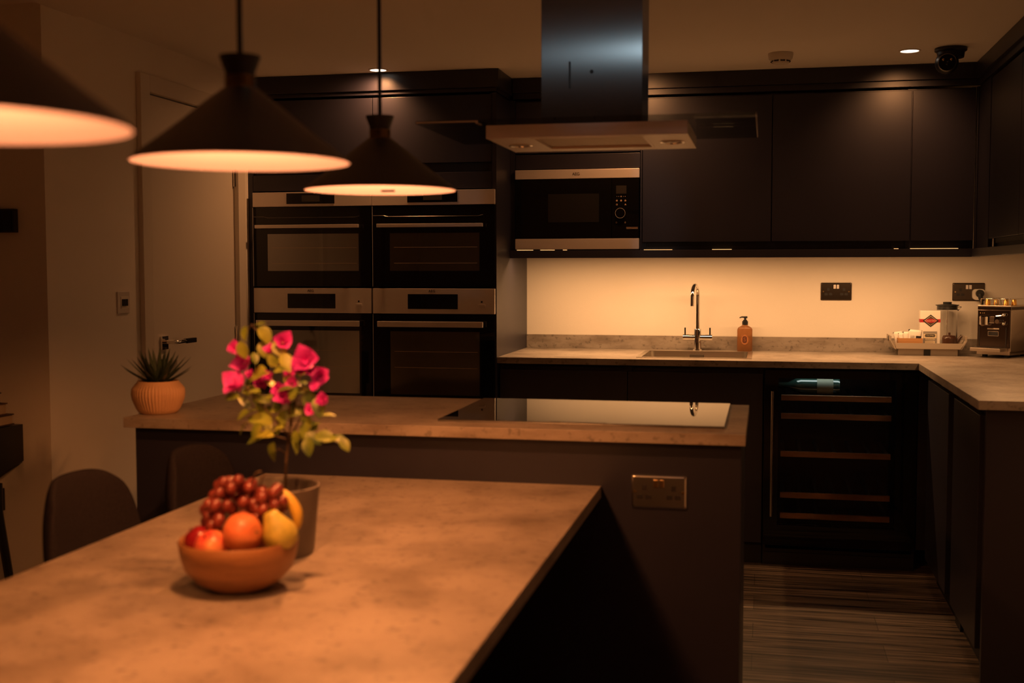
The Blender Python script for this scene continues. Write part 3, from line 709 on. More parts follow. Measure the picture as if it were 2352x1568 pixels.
L(B((-w2+.010, -w2+.013, -.008, -.006, .050, .140), (w2-.020, w2-.017, -.008, -.006, .050, .140)), 'panel_groove', ink, fpn)
L(B((-.028, .028, -.009, -.007, .128, .134), bev=.001), 'finger_pull', side_st, fpn)
np = L(B((-.023, .023, -.0085, -.0072, .100, .118), bev=.0008), 'name_badge', ink, fpn)
L(B((-.025, .025, -.0080, -.0071, .098, .120)), 'badge_rim', side_st, fpn)
gh = L(tube([(-.036, -.003, .158), (-.036, -.040, .158)], .014, 20), 'brew_group', chrome, cmc, 40)
L(lathe([(.022,.150),(.0225,.186),(.018,.190),(0,.190)], (-.036, -.022, 0), 28), 'group_dome', chrome, gh, 40)
L(B((-.010, .014, -.030, -.004, .158, .188), bev=.002), 'spout_block', chrome)
L(tube([(.026, -.004, .166), (.026, -.028, .166)], .010, 16), 'outlet', chrome, cmc, 40)
for z in (.156, .196):
    L(ball((.052, -.016, z), .0085), 'knob', chrome, cmc, True)
L(tube([(.016,-.018,.190), (.040,-.018,.192), (.050,-.018,.194)], .003, 8), 'steam_lever', chrome)
for x in (-.062, -.052, -.044): L(ball((x, -.008, .202), .0028, sub=1), 'button', brass, fpn, True)
dt = L(B((-w2+.002, w2-.012, -.075, .0, .030, .045), bev=.0015), 'drip_tray', side_st)
L(B((-w2+.008, w2-.018, -.070, -.008, .045, .047)), 'drip_grid', steel_dark, dt)
L(B((-w2, w2, -.006, dp, .012, .030), bev=.001), 'base_plate', side_st)
for x in (-.05, .05):
    for y in (.02, dp-.03): L(lathe([(0,0),(.012,0),(.012,.0125),(0,.0125)], (x, y, 0), 16), 'foot', rubber)
# wire cup rail
rw = tube([(-w2+.008, .01, .2385), (-w2+.008, .01, .262), (-w2+.012, .006, .268), (-.004, .006, .268), (.0, .008, .264), (.0, .01, .2385)], .0022, 8)
tube([(.008, .01, .2385), (.008, .01, .262), (.012, .006, .268), (w2-.012, .006, .268), (w2-.006, .012, .268), (w2-.004, .12, .268), (w2-.004, dp-.02, .268), (w2-.004, dp-.01, .262), (w2-.004, dp-.01, .2385)], .0022, 8, rw)
tube([(-w2+.008, .012, .268), (-w2+.008, dp-.02, .268), (-w2+.008, dp-.01, .2385)], .0022, 8, rw)
L(rw, 'cup_rail', chrome, cmc, True)
L(tube([(w2+.0005, .16, .215), (w2+.012, .16, .212), (w2+.014, .165, .19), (w2+.010, .19, .175)], .004, 10), 'side_bracket', steel_dark)
# little gold capsules standing on top of the machine
goldm = mat('capsule_gold', (.85,.50,.14), .30, 1)
Mm = Matrix.Translation((MX, MY, ZW)) @ Matrix.Rotation(RZ, 4, 'Z')
for k, (x, y, lab) in enumerate(((-.050, .035, 'gold coffee capsule on the machine, leftmost of the four'), (-.022, .060, 'gold coffee capsule on the machine, second from left'),
                                 (.040, .028, 'gold coffee capsule on the machine, third from left'), (.062, .060, 'gold coffee capsule on the machine, rightmost of the four'))):
    w = Mm @ Vector((x, y, .238))
    single('coffee_capsule', lathe([(0,0),(.0125,0),(.0130,.002),(.0118,.003),(.0100,.024),(.0085,.027),(.003,.028),(0,.0275)], w, 24), goldm, lab, 'capsule', 'gold capsules on the coffee machine', smooth=40)

# ================================================================== ISLAND
IX0, IX1, IY0, IY1 = -1.720, -.043, 2.918, 3.570
isl = thing('kitchen_island', 'dark kitchen island cabinet under the concrete worktop', 'kitchen island', (-.88, 3.25, 0))
part('front_panel', B((IX0+.018, IX1-.010, 2.950, 2.970, 0, ZWB-.0005), bev=.001), cabm, isl)
part('end_panel', B((IX0+.018, IX0+.038, 2.970, 3.54, 0, ZWB-.0005)), cabm, isl)
part('end_panel', B((IX1-.030, IX1-.010, 2.970, 3.54, 0, ZWB-.0005)), cabm, isl)
part('carcass', B((IX0+.038, IX1-.030, 2.970, 3.50, .1, .84)), cabd, isl)
for k in range(3):
    a = IX0+.038+k*(IX1-IX0-.068)/3; bb = a+(IX1-IX0-.068)/3
    part('drawer_front', B((a+.002, bb-.002, 3.505, 3.525, .10, .86), bev=.001), cabm, isl)
single('island_worktop', B((IX0, IX1, IY0, IY1, ZWB, ZW), bev=.0012), conc, 'concrete-look worktop of the kitchen island', 'worktop')
hob = thing('induction_hob', 'black glass induction hob set in the island worktop', 'hob', (-.475, 3.28, ZW))
part('glass_plate', B((-.852, -.098, 3.015, 3.545, ZW+.0002, ZW+.0062), bev=.0012), hob_glass, hob)
part('touch_control', B((-.55, -.40, 3.022, 3.03, ZW+.0062, ZW+.0064)), mat('hob_marks', (.05,.045,.04), .3), hob)

# succulent on the island
SX, SY = -1.675, 3.030
sp = thing('potted_succulent', 'spiky dark green succulent in a ribbed clay pot on the island', 'succulent', (SX, SY, ZW))
rib = lambda i, z: 1+(.022*(1 if i % 4 < 2 else -1) if .012 < z < .078 else 0)
part('pot', lathe([(0,0),(.048,0),(.054,.004),(.060,.015),(.070,.040),(.0725,.055),(.071,.070),(.065,.080),(.058,.088),(.056,.092),(.053,.092),(.053,.083),(0,.083)], (SX, SY, ZW), 192, rib=rib), terra, sp, 60)
part('soil', lathe([(0,.0845),(.052,.0845)], (SX, SY, ZW), 24), soil, sp)
def spike(base, d, ln, w, bm, curve=.25):
    d = Vector(d).normalized(); side = d.cross(Vector((0,0,1)));
    side = side.normalized() if side.length > .05 else Vector((1,0,0))
    nrm = side.cross(d).normalized(); n = 6; L_ = []
    for i in range(n+1):
        t = i/n; c = Vector(base)+d*ln*t + Vector((0,0,1))*curve*ln*t*t*(1-abs(d.z)); ww = w*(1-t)**.7*(1 if t > .1 else .8)
        L_.append([c+side*ww, c-nrm*ww*.45, c-side*ww, c+nrm*ww*.15])
    V = [[bm.verts.new(p) for p in q] for q in L_[:-1]]; tip = bm.verts.new(L_[-1][0]*0+Vector(base)+d*ln+Vector((0,0,1))*curve*ln*(1-abs(d.z)))
    for a, b in zip(V, V[1:]):
        for k in range(4): bm.faces.new((a[k], a[(k+1)%4], b[(k+1)%4], b[k]))
    for k in range(4): bm.faces.new((V[-1][k], V[-1][(k+1)%4], tip))
    bm.faces.new(V[0])
k = 0
for ringn, el, ln in ((9, 20, .095), (9, 40, .105), (8, 60, .105), (5, 78, .10)):
    for i in range(ringn):
        a = 2*PI*(i+.5*(k%2))/ringn + .3*k + random.uniform(-.12,.12); e = R(el+random.uniform(-7,7)); bm = bmesh.new()
        spike((SX+.012*math.cos(a), SY+.012*math.sin(a), ZW+.086), (math.cos(a)*math.cos(e), math.sin(a)*math.cos(e), math.sin(e)), ln*random.uniform(.85,1.08), .0105, bm)
        part('leaf', bm, succm, sp, 50)
    k += 1

# ================================================================== COOKER HOOD
hx0, hx1 = -.714, -.195
hd = thing('cooker_hood', 'steel and glass island cooker hood hanging above the hob', 'cooker hood', (-.455, 3.19, 1.664))
part('hood_box', B((hx0, hx1, 3.0, 3.012, 1.666, 1.697), (hx0, hx1, 3.358, 3.37, 1.666, 1.697), (hx0, hx0+.012, 3.012, 3.358, 1.666, 1.697), (hx1-.012, hx1, 3.012, 3.358, 1.666, 1.697), bev=.001), steel, hd)
un = part('underside_panel', B((hx0, hx1, 3.0, 3.022, 1.6635, 1.6665), (hx0, hx1, 3.30, 3.37, 1.6635, 1.6665), (hx0, -.60, 3.022, 3.30, 1.6635, 1.6665), (-.305, hx1, 3.022, 3.30, 1.6635, 1.6665)), steel, hd)
filt = noise_col(mat('grease_filter', rough=.45, metal=.9), [(.42,.30,.20),(.60,.45,.30)], 300, 2, bump=.5)
fl_ = part('grease_filter', B((-.598, -.307, 3.024, 3.298, 1.668, 1.672)), filt, hd)
part('filter_frame', B((-.600, -.305, 3.020, 3.027, 1.6625, 1.668), (-.600, -.305, 3.293, 3.300, 1.6625, 1.668), (-.600, -.593, 3.027, 3.293, 1.6625, 1.668), (-.312, -.305, 3.027, 3.293, 1.6625, 1.668)), steel, fl_)
for x in (-.658, -.247):
    l_ = part('hood_lamp', lathe([(.033,0),(.033,-.003),(.028,-.004),(.027,-.001)], (x, 3.18, 1.6635), 32), chrome, hd, 40)
    part('lamp_lens', lathe([(0,-.0015),(.027,-.0015)], (x, 3.18, 1.6635), 24), mat('lamp_lens', (.3,.28,.25), .2), l_)
part('glass_canopy', B((-.888, -.028, 2.945, 3.46, 1.699, 1.706)), hoodglass, hd)
part('glass_edge_glint', B((-.886, -.722, 2.9435, 2.9448, 1.6995, 1.7035), (-.728, -.722, 2.9435, 2.99, 1.6965, 1.699)), edgeglint, hd)  # pale strips imitate the lit front edge of the glass
part('glass_edge_glint', B((-.0278, -.0265, 2.95, 3.455, 1.6995, 1.7055)), mat('glass_side_glint', (.42,.36,.28), .4), hd)  # dimmer strip imitating the lit right edge
part('chimney', B((-.587, -.320, 3.10, 3.27, 1.706, ZN-.0005), bev=.001), hoodsteel, hd)
part('chimney_slot', B((-.513, -.508, 3.0985, 3.1005, 1.80, 1.87)), ink, hd)
part('chimney_screw', tube([(-.452, 3.0975, 1.842), (-.452, 3.101, 1.842)], .005, 16), ink, hd)

# ================================================================== CEILING FITTINGS
def downlight(x, y, z, lab, p=SPOT_W, aim=(0,0,0), lens=None, cone=104):
    t = thing('downlight', lab, 'downlight', (x, y, z), 0, 'recessed ceiling downlights')
    part('rim', lathe([(.045,0),(.0455,-.003),(.038,-.004),(.036,-.001)], (x, y, z), 32), ceilp, t, 40)
    part('lens', lathe([(0,-.0022),(.0365,-.0022)], (x, y, z), 24), lens or lampwhite, t)
    lamp('spot', 'SPOT', (x, y, z-.006), p, SPOT_C, t, aim, spot_size=R(cone), spot_blend=1, shadow_soft_size=.025)
downlight(-1.742, 5.195, ZC, 'lit downlight in the ceiling above the tall oven cabinets', SPOT_W*1.45, aim=(R(6),R(14),0), cone=155)
downlight(-.583, 5.20, ZC, 'lit downlight in the ceiling hidden behind the hood chimney', SPOT_W*1.3, aim=(R(22),0,0), cone=150)
downlight(.577, 5.22, ZC, 'lit downlight in the ceiling left of the security camera', aim=(R(38),0,0))
downlight(.577, 4.06, ZC, 'lit downlight in the ceiling above the right base cabinets', SPOT_W*.8, aim=(0,R(-38),0))
beam_pos = Vector((-.10, 1.56, ZN-.006))
downlight(-.10, 1.56, ZN, 'lit downlight in the lower ceiling right of the dining table', SPOT_W*.1, lens=lampcool)
lamp('streak_spot', 'SPOT', beam_pos, STREAK_W, (.80,.95,1.0), bpy.data.objects['downlight.004'], (Vector((-.455,3.10,1.93))-beam_pos).to_track_quat('-Z','Y').to_euler(), spot_size=R(20), spot_blend=.5, shadow_soft_size=.02)  # added narrow cool beam that makes the streak on the chimney
sm = thing('smoke_detector', 'white round smoke detector on the ceiling', 'smoke detector', (.051, 5.17, ZC-.045))
part('mount', lathe([(.052,0),(.053,-.006),(.049,-.024),(.046,-.027),(0,-.027)], (.051, 5.17, ZC), 36), white_pl, sm, 40)
part('sensor_head', lathe([(.043,-.027),(.034,-.040),(.032,-.044),(0,-.045)], (.051, 5.17, ZC), 36), white_pl, sm, 40)
for k in range(9):
    a = 2*PI*k/9+.05; c_ = Vector((.051, 5.17, ZC-.0335)); d_ = Vector((math.cos(a), math.sin(a), 0)); s_ = Vector((-math.sin(a), math.cos(a), 0))
    bm = B((-.010, .010, -.002, .002, -.0045, .0045), bev=.001); bm.transform(Matrix.Translation(c_+d_*.0378) @ Matrix.Rotation(a+PI/2, 4, 'Z') @ Matrix.Rotation(-.5, 4, 'X'))
    part('vent', bm, ink, sm)
sc = thing('security_camera', 'black turret security camera on the ceiling near the corner', 'camera', (.735, 5.20, ZC-.10))
part('mount', lathe([(.064,0),(.064,-.012),(.055,-.018),(.052,-.04),(0,-.045)], (.737, 5.20, ZC), 40), blackm, sc, 40)
vb = Vector((.720, 5.185, ZC-.062)); dv = (EYE-vb); dv.z = -.6*0; dv = Vector((-.10, -1, -.12)).normalized()
part('camera_ball', ball(vb, .047, sub=3), blackm, sc, True)
Mq = Matrix.Translation(vb) @ dv.to_track_quat('Z', 'Y').to_matrix().to_4x4()
bm = lathe([(.036,.030),(.036,.052),(.034,.054),(.0325,.052),(.0325,.046)], n=40); bm.transform(Mq); rg = part('lens_ring', bm, steel_dark, sc, 40)
bm = lathe([(.0325,.046),(0,.046)], n=32); bm.transform(Mq); part('lens_window', bm, black_glass, sc)
for s in (-1, 1):
    p = vb + dv*.048 + Vector((s*.0155, 0, .0115)); part('infrared_lamp', ball(p, .0068), brass, sc, True)
part('lens', ball(vb+dv*.047+Vector((0,0,-.006)), .008), black_glass, sc, True)
part('mark', ball(vb+dv*.047+Vector((.001,0,.002)), .0018, sub=1), mark, sc)

# ================================================================== PENDANT LAMPS
def pendant(x, y, zr, lab, loc_bar=False, k=1.0):
    t = thing('pendant_lamp', lab, 'pendant lamp', (x, y, zr), 0, 'black cone pendants above the dining table')
    prof = [(.158,0),(.160,.0015),(.150,.010),(.118,.034),(.080,.064),(.052,.087),(.034,.101),(.025,.108)]
    out = lathe(prof, (x, y, zr), 64); part('shade', out, shade_out, t, 40)
    inn = lathe([(.158,0),(.148,.0085),(.117,.0315),(.079,.0615),(.051,.0845),(.032,.0985),(0,.0995)], (x, y, zr), 64)
    part('shade_lining', inn, shade_in, t, 50, label='white inside of the shade')
    part('neck_ring', lathe([(.0235,.108),(.0225,.109),(.0222,.125),(.0225,.126)], (x, y, zr), 32), mat('dark_brass', (.28,.19,.10), .22, 1), t, 40)
    part('cap', lathe([(.0215,.126),(.022,.132),(.0295,.152),(.030,.155),(.004,.156),(0,.156)], (x, y, zr), 32), shade_out, t, 40)
    part('cord', tube([(x, y, zr+.156), (x, y, ZN-.022)], .0042, 10), blackm, t, 40)
    part('ceiling_rose', lathe([(0,-.025),(.048,-.022),(.052,-.001),(.052,-.0005),(0,-.0005)], (x, y, ZN), 32), shade_out, t, 40)
    part('bulb', lathe([(0,.048),(.010,.050),(.015,.058),(.015,.066),(.012,.076),(.010,.084),(.013,.099)], (x, y, zr), 24), emis('bulb_glow', (1,.55,.24), 2.5), t, True)
    if loc_bar: part('lamp_clip', B((x+.003, x+.030, y-.006, y+.006, zr-.003, zr+.001)), mat('clip_black', (.004,.004,.004), .9, spec=0), t)
    lamp('pendant_light', 'POINT', (x, y, zr+.048), PEND_W*k, PEND_C, t, shadow_soft_size=.02)
pendant(-.795, 2.38, 1.4905, 'smallest-looking pendant, farthest along the table, beside the hood', True, k=1.3)
pendant(-.757, 1.625, 1.482, 'middle pendant hanging in front of the white door')
pendant(-.712, .925, 1.452, 'nearest pendant, cut off by the left edge of the picture', k=.8)

# ================================================================== DINING TABLE, CHAIRS
ZTB = .775
tb = thing('dining_table', 'long concrete-topped dining table joined to the island', 'dining table', (-.86, 1.7, 0))
part('tabletop', B((-1.318, -.402, .35, 2.949, .745, ZTB), bev=.0015), conc, tb)
for x in (-1.20, -.52): part('leg', B((x-.03, x+.03, .60, .66, 0, .745), bev=.003), blackm, tb)
part('pedestal', B((-1.06, -.66, 2.40, 2.46, 0, .745), bev=.003), blackm, tb)

def chair(cx, cy, rz, lab):
    t = thing('dining_chair', lab, 'chair', (cx, cy, 0), rz, 'upholstered chairs along the left side of the table')
    # local: sitter faces +X, backrest at -X
    bm = bmesh.new(); NU, NV = 16, 12; g = {}
    for s in (0, 1):
        for i in range(NU+1):
            for j in range(NV+1):
                u = -1+2*i/NU; v = j/NV
                w = .200*(1-.10*v) ; top = 1-.26*max(0, abs(u)-.38)**2.0/(.62**2.0)
                # squarish outline with round corners
                edge = 1-.20*max(0, v-.60)**2.6/(.40**2.6)
                yy = u*w*edge; zz = .43+v*.445*(1-.11*abs(u)**4.5)
                bend = .055*u*u
                xx = -.205-.055*v+bend + (.022 if s else -.022)*(1-.55*max(abs(u), v)**6)
                g[s,i,j] = bm.verts.new((xx, yy, zz))
    for i in range(NU):
        for j in range(NV):
            bm.faces.new((g[0,i,j], g[0,i+1,j], g[0,i+1,j+1], g[0,i,j+1])); bm.faces.new((g[1,i,j], g[1,i,j+1], g[1,i+1,j+1], g[1,i+1,j]))
    for i in range(NU):
        bm.faces.new((g[0,i,0], g[1,i,0], g[1,i+1,0], g[0,i+1,0])); bm.faces.new((g[0,i,NV], g[0,i+1,NV], g[1,i+1,NV], g[1,i,NV]))
    for j in range(NV):
        bm.faces.new((g[0,0,j], g[0,0,j+1], g[1,0,j+1], g[1,0,j])); bm.faces.new((g[0,NU,j], g[1,NU,j], g[1,NU,j+1], g[0,NU,j+1]))
    b_ = part('backrest', bm, fabric, t, True, local=True); mo = b_.modifiers.new('s', 'SUBSURF'); mo.levels = mo.render_levels = 1
    bm = B((-.19, .20, -.195, .195, .415, .475), bev=.03)
    s_ = part('seat', bm, fabric, t, True, local=True)
    for sx in (-1, 1):
        for sy in (-1, 1):
            part('leg', tube([(sx*.13, sy*.13, .415), (sx*.19, sy*.185, 0)], [.014,.009], 12), blackm, t, 40, local=True)
    part('seat_frame', B((-.15,.15,-.15,.15,.402,.415)), blackm, t, local=True)
    return t
chair(-1.255, 2.335, R(0), 'charcoal upholstered chair nearer the camera, its whole back in view')
chair(-1.195, 2.745, R(0), 'charcoal upholstered chair tucked against the island behind the flowers')

# ================================================================== FRUIT BOWL
BX, BY = -.884, 1.865
bw = single('fruit_bowl', lathe([(0,0),(.040,0),(.046,.002),(.073,.017),(.092,.038),(.099,.062),(.102,.085),(.0995,.0885),(.096,.086),(.094,.064),(.085,.042),(.066,.022),(.040,.010),(0,.008)], (BX, BY, ZTB), 64), woodb, 'round wooden bowl of fruit on the dining table', 'bowl', smooth=60)
def apple(c, r, lab, m, name='apple', tilt=(0,0,0), group=None):
    t = thing(name, lab, name.split('_')[-1], (c[0], c[1], c[2]-r*.9))
    prof = []
    for i in range(17):
        a = PI*i/16; rr_ = r*math.sin(a)*(1+.05*math.cos(a)); zz = -r*.92*math.cos(a)
        if i > 13: zz -= r*.10*(i-13)/3*(1.4 if i == 16 else 1)
        if i < 2: zz += r*.06
        prof.append((max(rr_, 0), zz))
    bm = lathe(prof, (0,0,0), 28); Mx = Matrix.Translation(Vector(c)) @ Matrix.Rotation(tilt[0], 4, 'X') @ Matrix.Rotation(tilt[1], 4, 'Y')
    bm.transform(Mx); part('flesh', bm, m, t, True)
    bm = tube([(0,0,r*.68), (r*.05,0,r*1.02)], .0013, 6); bm.transform(Mx); part('stalk', bm, stemm, t)
    return t
applem = noise_col(mat('apple_red_yellow', rough=.3), [(.62,.06,.05),(.72,.16,.09),(.85,.42,.16)], 26, 4, (1,1,.5), [.38,.5,.68])
appled = noise_col(mat('apple_dark_red', rough=.25), [(.22,.008,.015),(.34,.02,.03)], 20, 3)
peachm = noise_col(mat('peach_skin', rough=.42), [(.66,.15,.06),(.80,.28,.10)], 18, 3)
pearm = noise_col(mat('pear_skin', rough=.45), [(.42,.36,.06),(.62,.50,.09)], 60, 3)
banm = mat('banana_skin', (.72,.46,.06), .45)
apple((-.912, 1.818, .857), .0295, 'red and yellow apple at the front of the bowl', applem, tilt=(R(38), R(-10), 0))
apple((-.856, 1.822, .8815), .0345, 'large orange-red nectarine at the front of the bowl', peachm, name='nectarine', tilt=(R(60), R(70), 0))
apple((-.951, 1.850, .859), .0265, 'dark red apple at the left edge of the bowl', appled, tilt=(R(20), R(-30), 0))
apple((-.884, 1.862, .829), .033, 'dark red apple underneath in the middle of the bowl', appled, tilt=(0,0,0))
apple((-.915, 1.915, .836), .033, 'red and yellow apple underneath at the back of the bowl', applem, tilt=(.4,.2,0))
pr = thing('pear', 'yellow-green pear at the right side of the bowl', 'pear', (-.800, 1.860, .85))
bm = lathe([(0,-.028),(.012,-.028),(.024,-.022),(.030,-.008),(.028,.008),(.019,.024),(.014,.034),(.011,.040),(.004,.042),(0,.040)], (0,0,0), 28)
Mp = Matrix.Translation((-.803, 1.852, .877)) @ Matrix.Rotation(R(-22), 4, 'Y') @ Matrix.Rotation(R(8), 4, 'X')
bm.transform(Mp); part('flesh', bm, pearm, pr, True)
bm = tube([(0,0,.040),(.002,0,.052)], .0013, 6); bm.transform(Mp); part('stalk', bm, stemm, pr)
bn = thing('banana', 'yellow banana arching behind the pear in the bowl', 'banana', (-.80, 1.90, .87))
pts = [(-.838+.046*math.sin(R(a))*1.0, 1.905, .890+.046*math.cos(R(a))) for a in range(-25, 116, 10)]
part('fruit', tube(pts, [.003,.006,.008,.0095]+[.0105]*7+[.009,.008,.006,.003], 10), banm, bn, True)

# grapes: two bunches, each a thing whose grapes are its parts
def bunch(name, lab, centre, spots, stalk):
    t = thing(name, lab, 'grapes', centre)
    base = None
    for x, y, z in spots:
        rr_ = random.uniform(.0098, .0118)
        if base is None:
            base = part('grape', ball((0,0,0), .0108, sub=2), grapem, t, True, local=True); o = base
        else:
            o = base.copy(); link(o); o.parent = t
        o.location = Vector((x, y, z)) - Vector(centre)
        s = rr_/.0108; o.scale = (s, s, s*1.14); o.rotation_euler = (random.uniform(-.6,.6), random.uniform(-.6,.6), 0)
    part('stem', tube(stalk, .0018, 6), stemm, t, True)
def heap(c, sx, sy, sz, n, r=.0195):
    out = []; tries = 0
    while len(out) < n and tries < 9000:
        tries += 1
        u, v = random.uniform(0, 2*PI), random.uniform(-.25, 1)
        q = math.sqrt(max(0, 1-v*v)); k = random.uniform(.86, 1.0)
        p = (c[0]+sx*q*math.cos(u)*k, c[1]+sy*q*math.sin(u)*k, c[2]+sz*v*k)
        if all((p[0]-o[0])**2+(p[1]-o[1])**2+(p[2]-o[2])**2 > r*r for o in out): out.append(p)
    return out
bunch('grape_bunch', 'large bunch of red grapes heaped over the left half of the bowl', (-.905, 1.880, .87), heap((-.900, 1.885, .898), .054, .050, .062, 46), [(-.87, 1.88, .95), (-.855, 1.876, .975), (-.845, 1.873, .978)])
bunch('grape_bunch', 'smaller bunch of red grapes between the large bunch and the banana', (-.832, 1.875, .90), heap((-.832, 1.880, .918), .024, .024, .032, 14), [(-.85, 1.88, .95), (-.845, 1.878, .968), (-.838, 1.874, .972)])

# ================================================================== FLOWERING PLANT
FX, FY = -.934, 2.115
fpot = thing('flowering_plant', 'bougainvillea with pink blossoms in a tall grey-brown pot on the table', 'potted plant', (FX, FY, ZTB))
part('pot', lathe([(0,0),(.079,0),(.082,.004),(.094,.130),(.0945,.132),(.0905,.133),(.088,.129),(.087,.10),(0,.10)], (FX, FY, ZTB), 64), potgrey, fpot, 50)
part('soil', lathe([(0,.106),(.0865,.102)], (FX, FY, ZTB), 32), soil, fpot)
def at(px, py, Y):
    d = fwd*FPX + rt2*(px-1176) - up2*(py-784); return EYE + d*(Y/d.y)
YP = 2.115
def tw(points, r0, r1, bm): 
    P = [at(*p) for p in points]; n = len(P); tube(P, [r0+(r1-r0)*i/(n-1) for i in range(n)], 8, bm)
bm = bmesh.new()
tw([(655,1128,YP),(656,1080,YP),(660,1030,YP-.005),(668,980,YP)], .0032, .0026, bm)
tw([(668,980,YP),(664,920,YP+.01),(650,860,YP+.015),(622,810,YP),(600,770,YP-.01),(578,745,YP-.015),(563,765,YP-.02)], .0024, .0009, bm)
tw([(664,1010,YP),(690,960,YP-.015),(715,900,YP-.02),(735,860,YP-.02)], .002, .0009, bm)
tw([(668,980,YP),(680,920,YP+.01),(690,860,YP+.02),(700,820,YP+.02)], .002, .0009, bm)
tw([(662,1000,YP),(630,960,YP-.02),(590,920,YP-.03),(560,880,YP-.03),(540,850,YP-.03)], .002, .0009, bm)
tw([(664,1015,YP),(700,1005,YP-.02),(745,1008,YP-.03),(785,1015,YP-.03)], .0018, .0008, bm)
tw([(662,1010,YP),(630,1000,YP+.02),(600,985,YP+.03),(565,950,YP+.02)], .0018, .0008, bm)
tw([(655,1040,YP),(640,1030,YP-.02),(628,1040,YP-.03)], .0014, .0008, bm)
part('stem', bm, stemm, fpot, True)
def leaf(bm, c, ln, w, d, nrm):
    d = Vector(d).normalized(); nrm = Vector(nrm); nrm = (nrm-d*nrm.dot(d)).normalized(); s = d.cross(nrm); n = 6; rows = []
    for i in range(n+1):
        t = i/n; ww = w*math.sin(PI*min(1, t*.94+.06))**.8*(1-.25*t) if i < n else 0
        cc_ = Vector(c)+d*ln*(t-.4)-nrm*ln*.22*(t-.3)**2
        rows.append([cc_+s*ww+nrm*ww*.3, cc_, cc_-s*ww+nrm*ww*.3] if 0 < i < n else [cc_])
    V = [[bm.verts.new(p) for p in r] for r in rows]
    for a, b in zip(V, V[1:]):
        if len(a) == 1: bm.faces.new((a[0], b[0], b[1])); bm.faces.new((a[0], b[1], b[2]))
        elif len(b) == 1: bm.faces.new((a[0], b[0], a[1])); bm.faces.new((a[1], b[0], a[2]))
        else:
            for k in (0, 1): bm.faces.new((a[k], b[k], b[k+1], a[k+1]))
def rv(s=1): return Vector((random.uniform(-1,1), random.uniform(-1,1), random.uniform(-1,1)))*s
bm = bmesh.new()
LV = [(563,762,13,-90),(606,765,18,-60),(592,746,13,20),(557,800,16,-80),(640,798,17,-50),(656,828,17,-60),(598,852,15,200),(592,866,17,30),(642,850,14,10),(664,872,14,-20),(603,800,14,-70),
      (692,897,13,5),(752,954,12,5),(530,912,13,10),(578,945,15,200),(602,965,24,170),(592,988,18,240),(590,1008,17,200),(628,1034,18,-100),(676,1020,15,-70),(704,1000,16,-60),(708,1022,16,-80),
      (742,1003,18,0),(772,1008,18,-10),(790,1018,13,-50),(712,915,20,-60),(732,930,18,-80),(650,955,13,-90),(560,952,14,210),(703,962,14,-60),(625,885,15,140),(640,930,13,-120),(616,915,16,190),
      (690,940,12,-30),(672,905,13,60),(628,830,13,120),(585,900,13,180),(700,985,14,-100),(640,985,13,200),(715,1005,16,-30),(755,1010,15,15),(612,1000,17,180),(585,820,10,-70),(650,895,14,20),(560,980,13,-120),(680,1000,11,-80)]
for _ in range(45):
    a = random.uniform(0, 2*PI); q = math.sqrt(random.random())
    LV.append((650+95*q*math.cos(a), 925+95*q*math.sin(a), random.uniform(8, 15), random.uniform(0, 360)))
for q_, (px, py, sz, ang) in enumerate(LV):
    Y = YP+(random.uniform(-.085,.0) if q_ < 47 else random.uniform(0,.06)); c_ = at(px, py, Y); a = R(ang); d_ = Vector((math.cos(a), random.uniform(-.35,.35), math.sin(a)))
    ln = sz*2.7/1131; leaf(bm, c_, ln, ln*.36, d_, Vector((0,-.6,.8))+rv(.5))
part('foliage', bm, leafm, fpot, True)
BL = [(543,881,23),(560,832,19),(538,801,13),(651,784,17),(620,803,10),(702,826,22),(688,846,17),(737,863,18),(712,850,12),(656,913,17),(601,880,16),(617,865,11),(575,861,9),(640,893,12),(671,882,12),(712,942,11),(741,918,12),(723,888,9),(636,908,9),(667,860,12)]
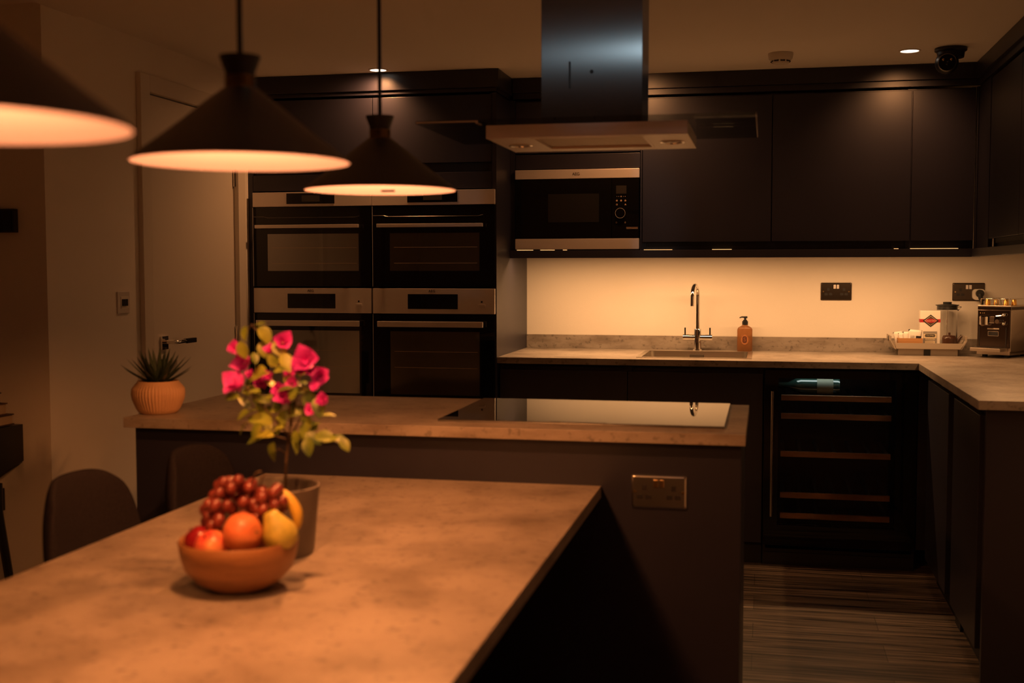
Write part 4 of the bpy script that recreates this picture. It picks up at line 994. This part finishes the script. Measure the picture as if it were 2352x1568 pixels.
for px, py, sz in BL:
    Y = YP-.02+random.uniform(-.055,.02); c_ = at(px, py, Y); bm = bmesh.new(); a0 = random.uniform(0, 2*PI); ax = Vector((random.uniform(-.5,.5), -1, random.uniform(0,.9))).normalized()
    u_ = ax.orthogonal().normalized(); v_ = ax.cross(u_)
    for k in range(3):
        a = a0+2*PI*k/3; o_ = u_*math.cos(a)+v_*math.sin(a); ln = sz*2.3/1131
        leaf(bm, c_+o_*ln*.20, ln, ln*.50, o_*random.uniform(.35,.6)+ax*.75, ax-o_*.9); leaf(bm, c_+o_*ln*.12, ln*.7, ln*.36, o_*.2+ax*.9+rv(.2), ax*.3-o_)
    part('blossom', bm, bractm, fpot, True)

# ================================================================== LEFT EDGE: console with books, wall unit
cs = thing('console_table', 'dark console table with slanted legs at the far left edge', 'console table', (-3.1, 3.44, 0))
part('case', prism([(3.25,.792),(3.622,.789),(3.622,.661),(3.25,.583)], 'X', -3.60, -2.52), blackm, cs)
part('lower_rail', B((-3.55, -2.53, 3.27, 3.528, .505, .582), bev=.002), blackm, cs)
for x in (-2.54, -3.56):
    part('leg', tube([(x, 3.505, .60), (x, 3.505, .50), (x, 3.607, 0)], .015, 8), blackm, cs)
    part('leg', tube([(x, 3.30, .60), (x, 3.30, .50), (x, 3.22, 0)], .015, 8), blackm, cs)
zz = .7925
pages = mat('book_pages', (.42,.33,.24), .8)
for k, (y1, h, lab) in enumerate(((3.589, .037, 'bottom book of the stack on the console'), (3.561, .040, 'middle book of the stack on the console'), (3.535, .038, 'top book of the stack on the console'))):
    b_ = thing('book', lab, 'book', (-2.65, y1-.12, zz), 0, 'books stacked on the console')
    cv = mat('book_cover_%d' % k, ((.05,.03,.025),(.10,.05,.035),(.035,.03,.03))[k], .6); x1 = -2.53-.004*k
    part('cover', B((x1-.20, x1, y1-.25, y1, zz, zz+.004), (x1-.20, x1, y1-.25, y1, zz+h-.004, zz+h), (x1-.20, x1-.196, y1-.25, y1, zz+.004, zz+h-.004)), cv, b_)
    part('pages', B((x1-.196, x1-.004, y1-.246, y1-.004, zz+.004, zz+h-.004)), pages, b_)
    zz += h+.0003
wu = thing('wall_control_box', 'small black wall-mounted box at the left edge above the console', 'control box', (-2.62, 3.64, 1.453))
part('box_case', B((-2.72, -2.536, 3.625, 3.65, 1.453, 1.535), bev=.003), blackm, wu)
part('box_face', B((-2.712, -2.544, 3.622, 3.625, 1.460, 1.528)), black_glass, wu)
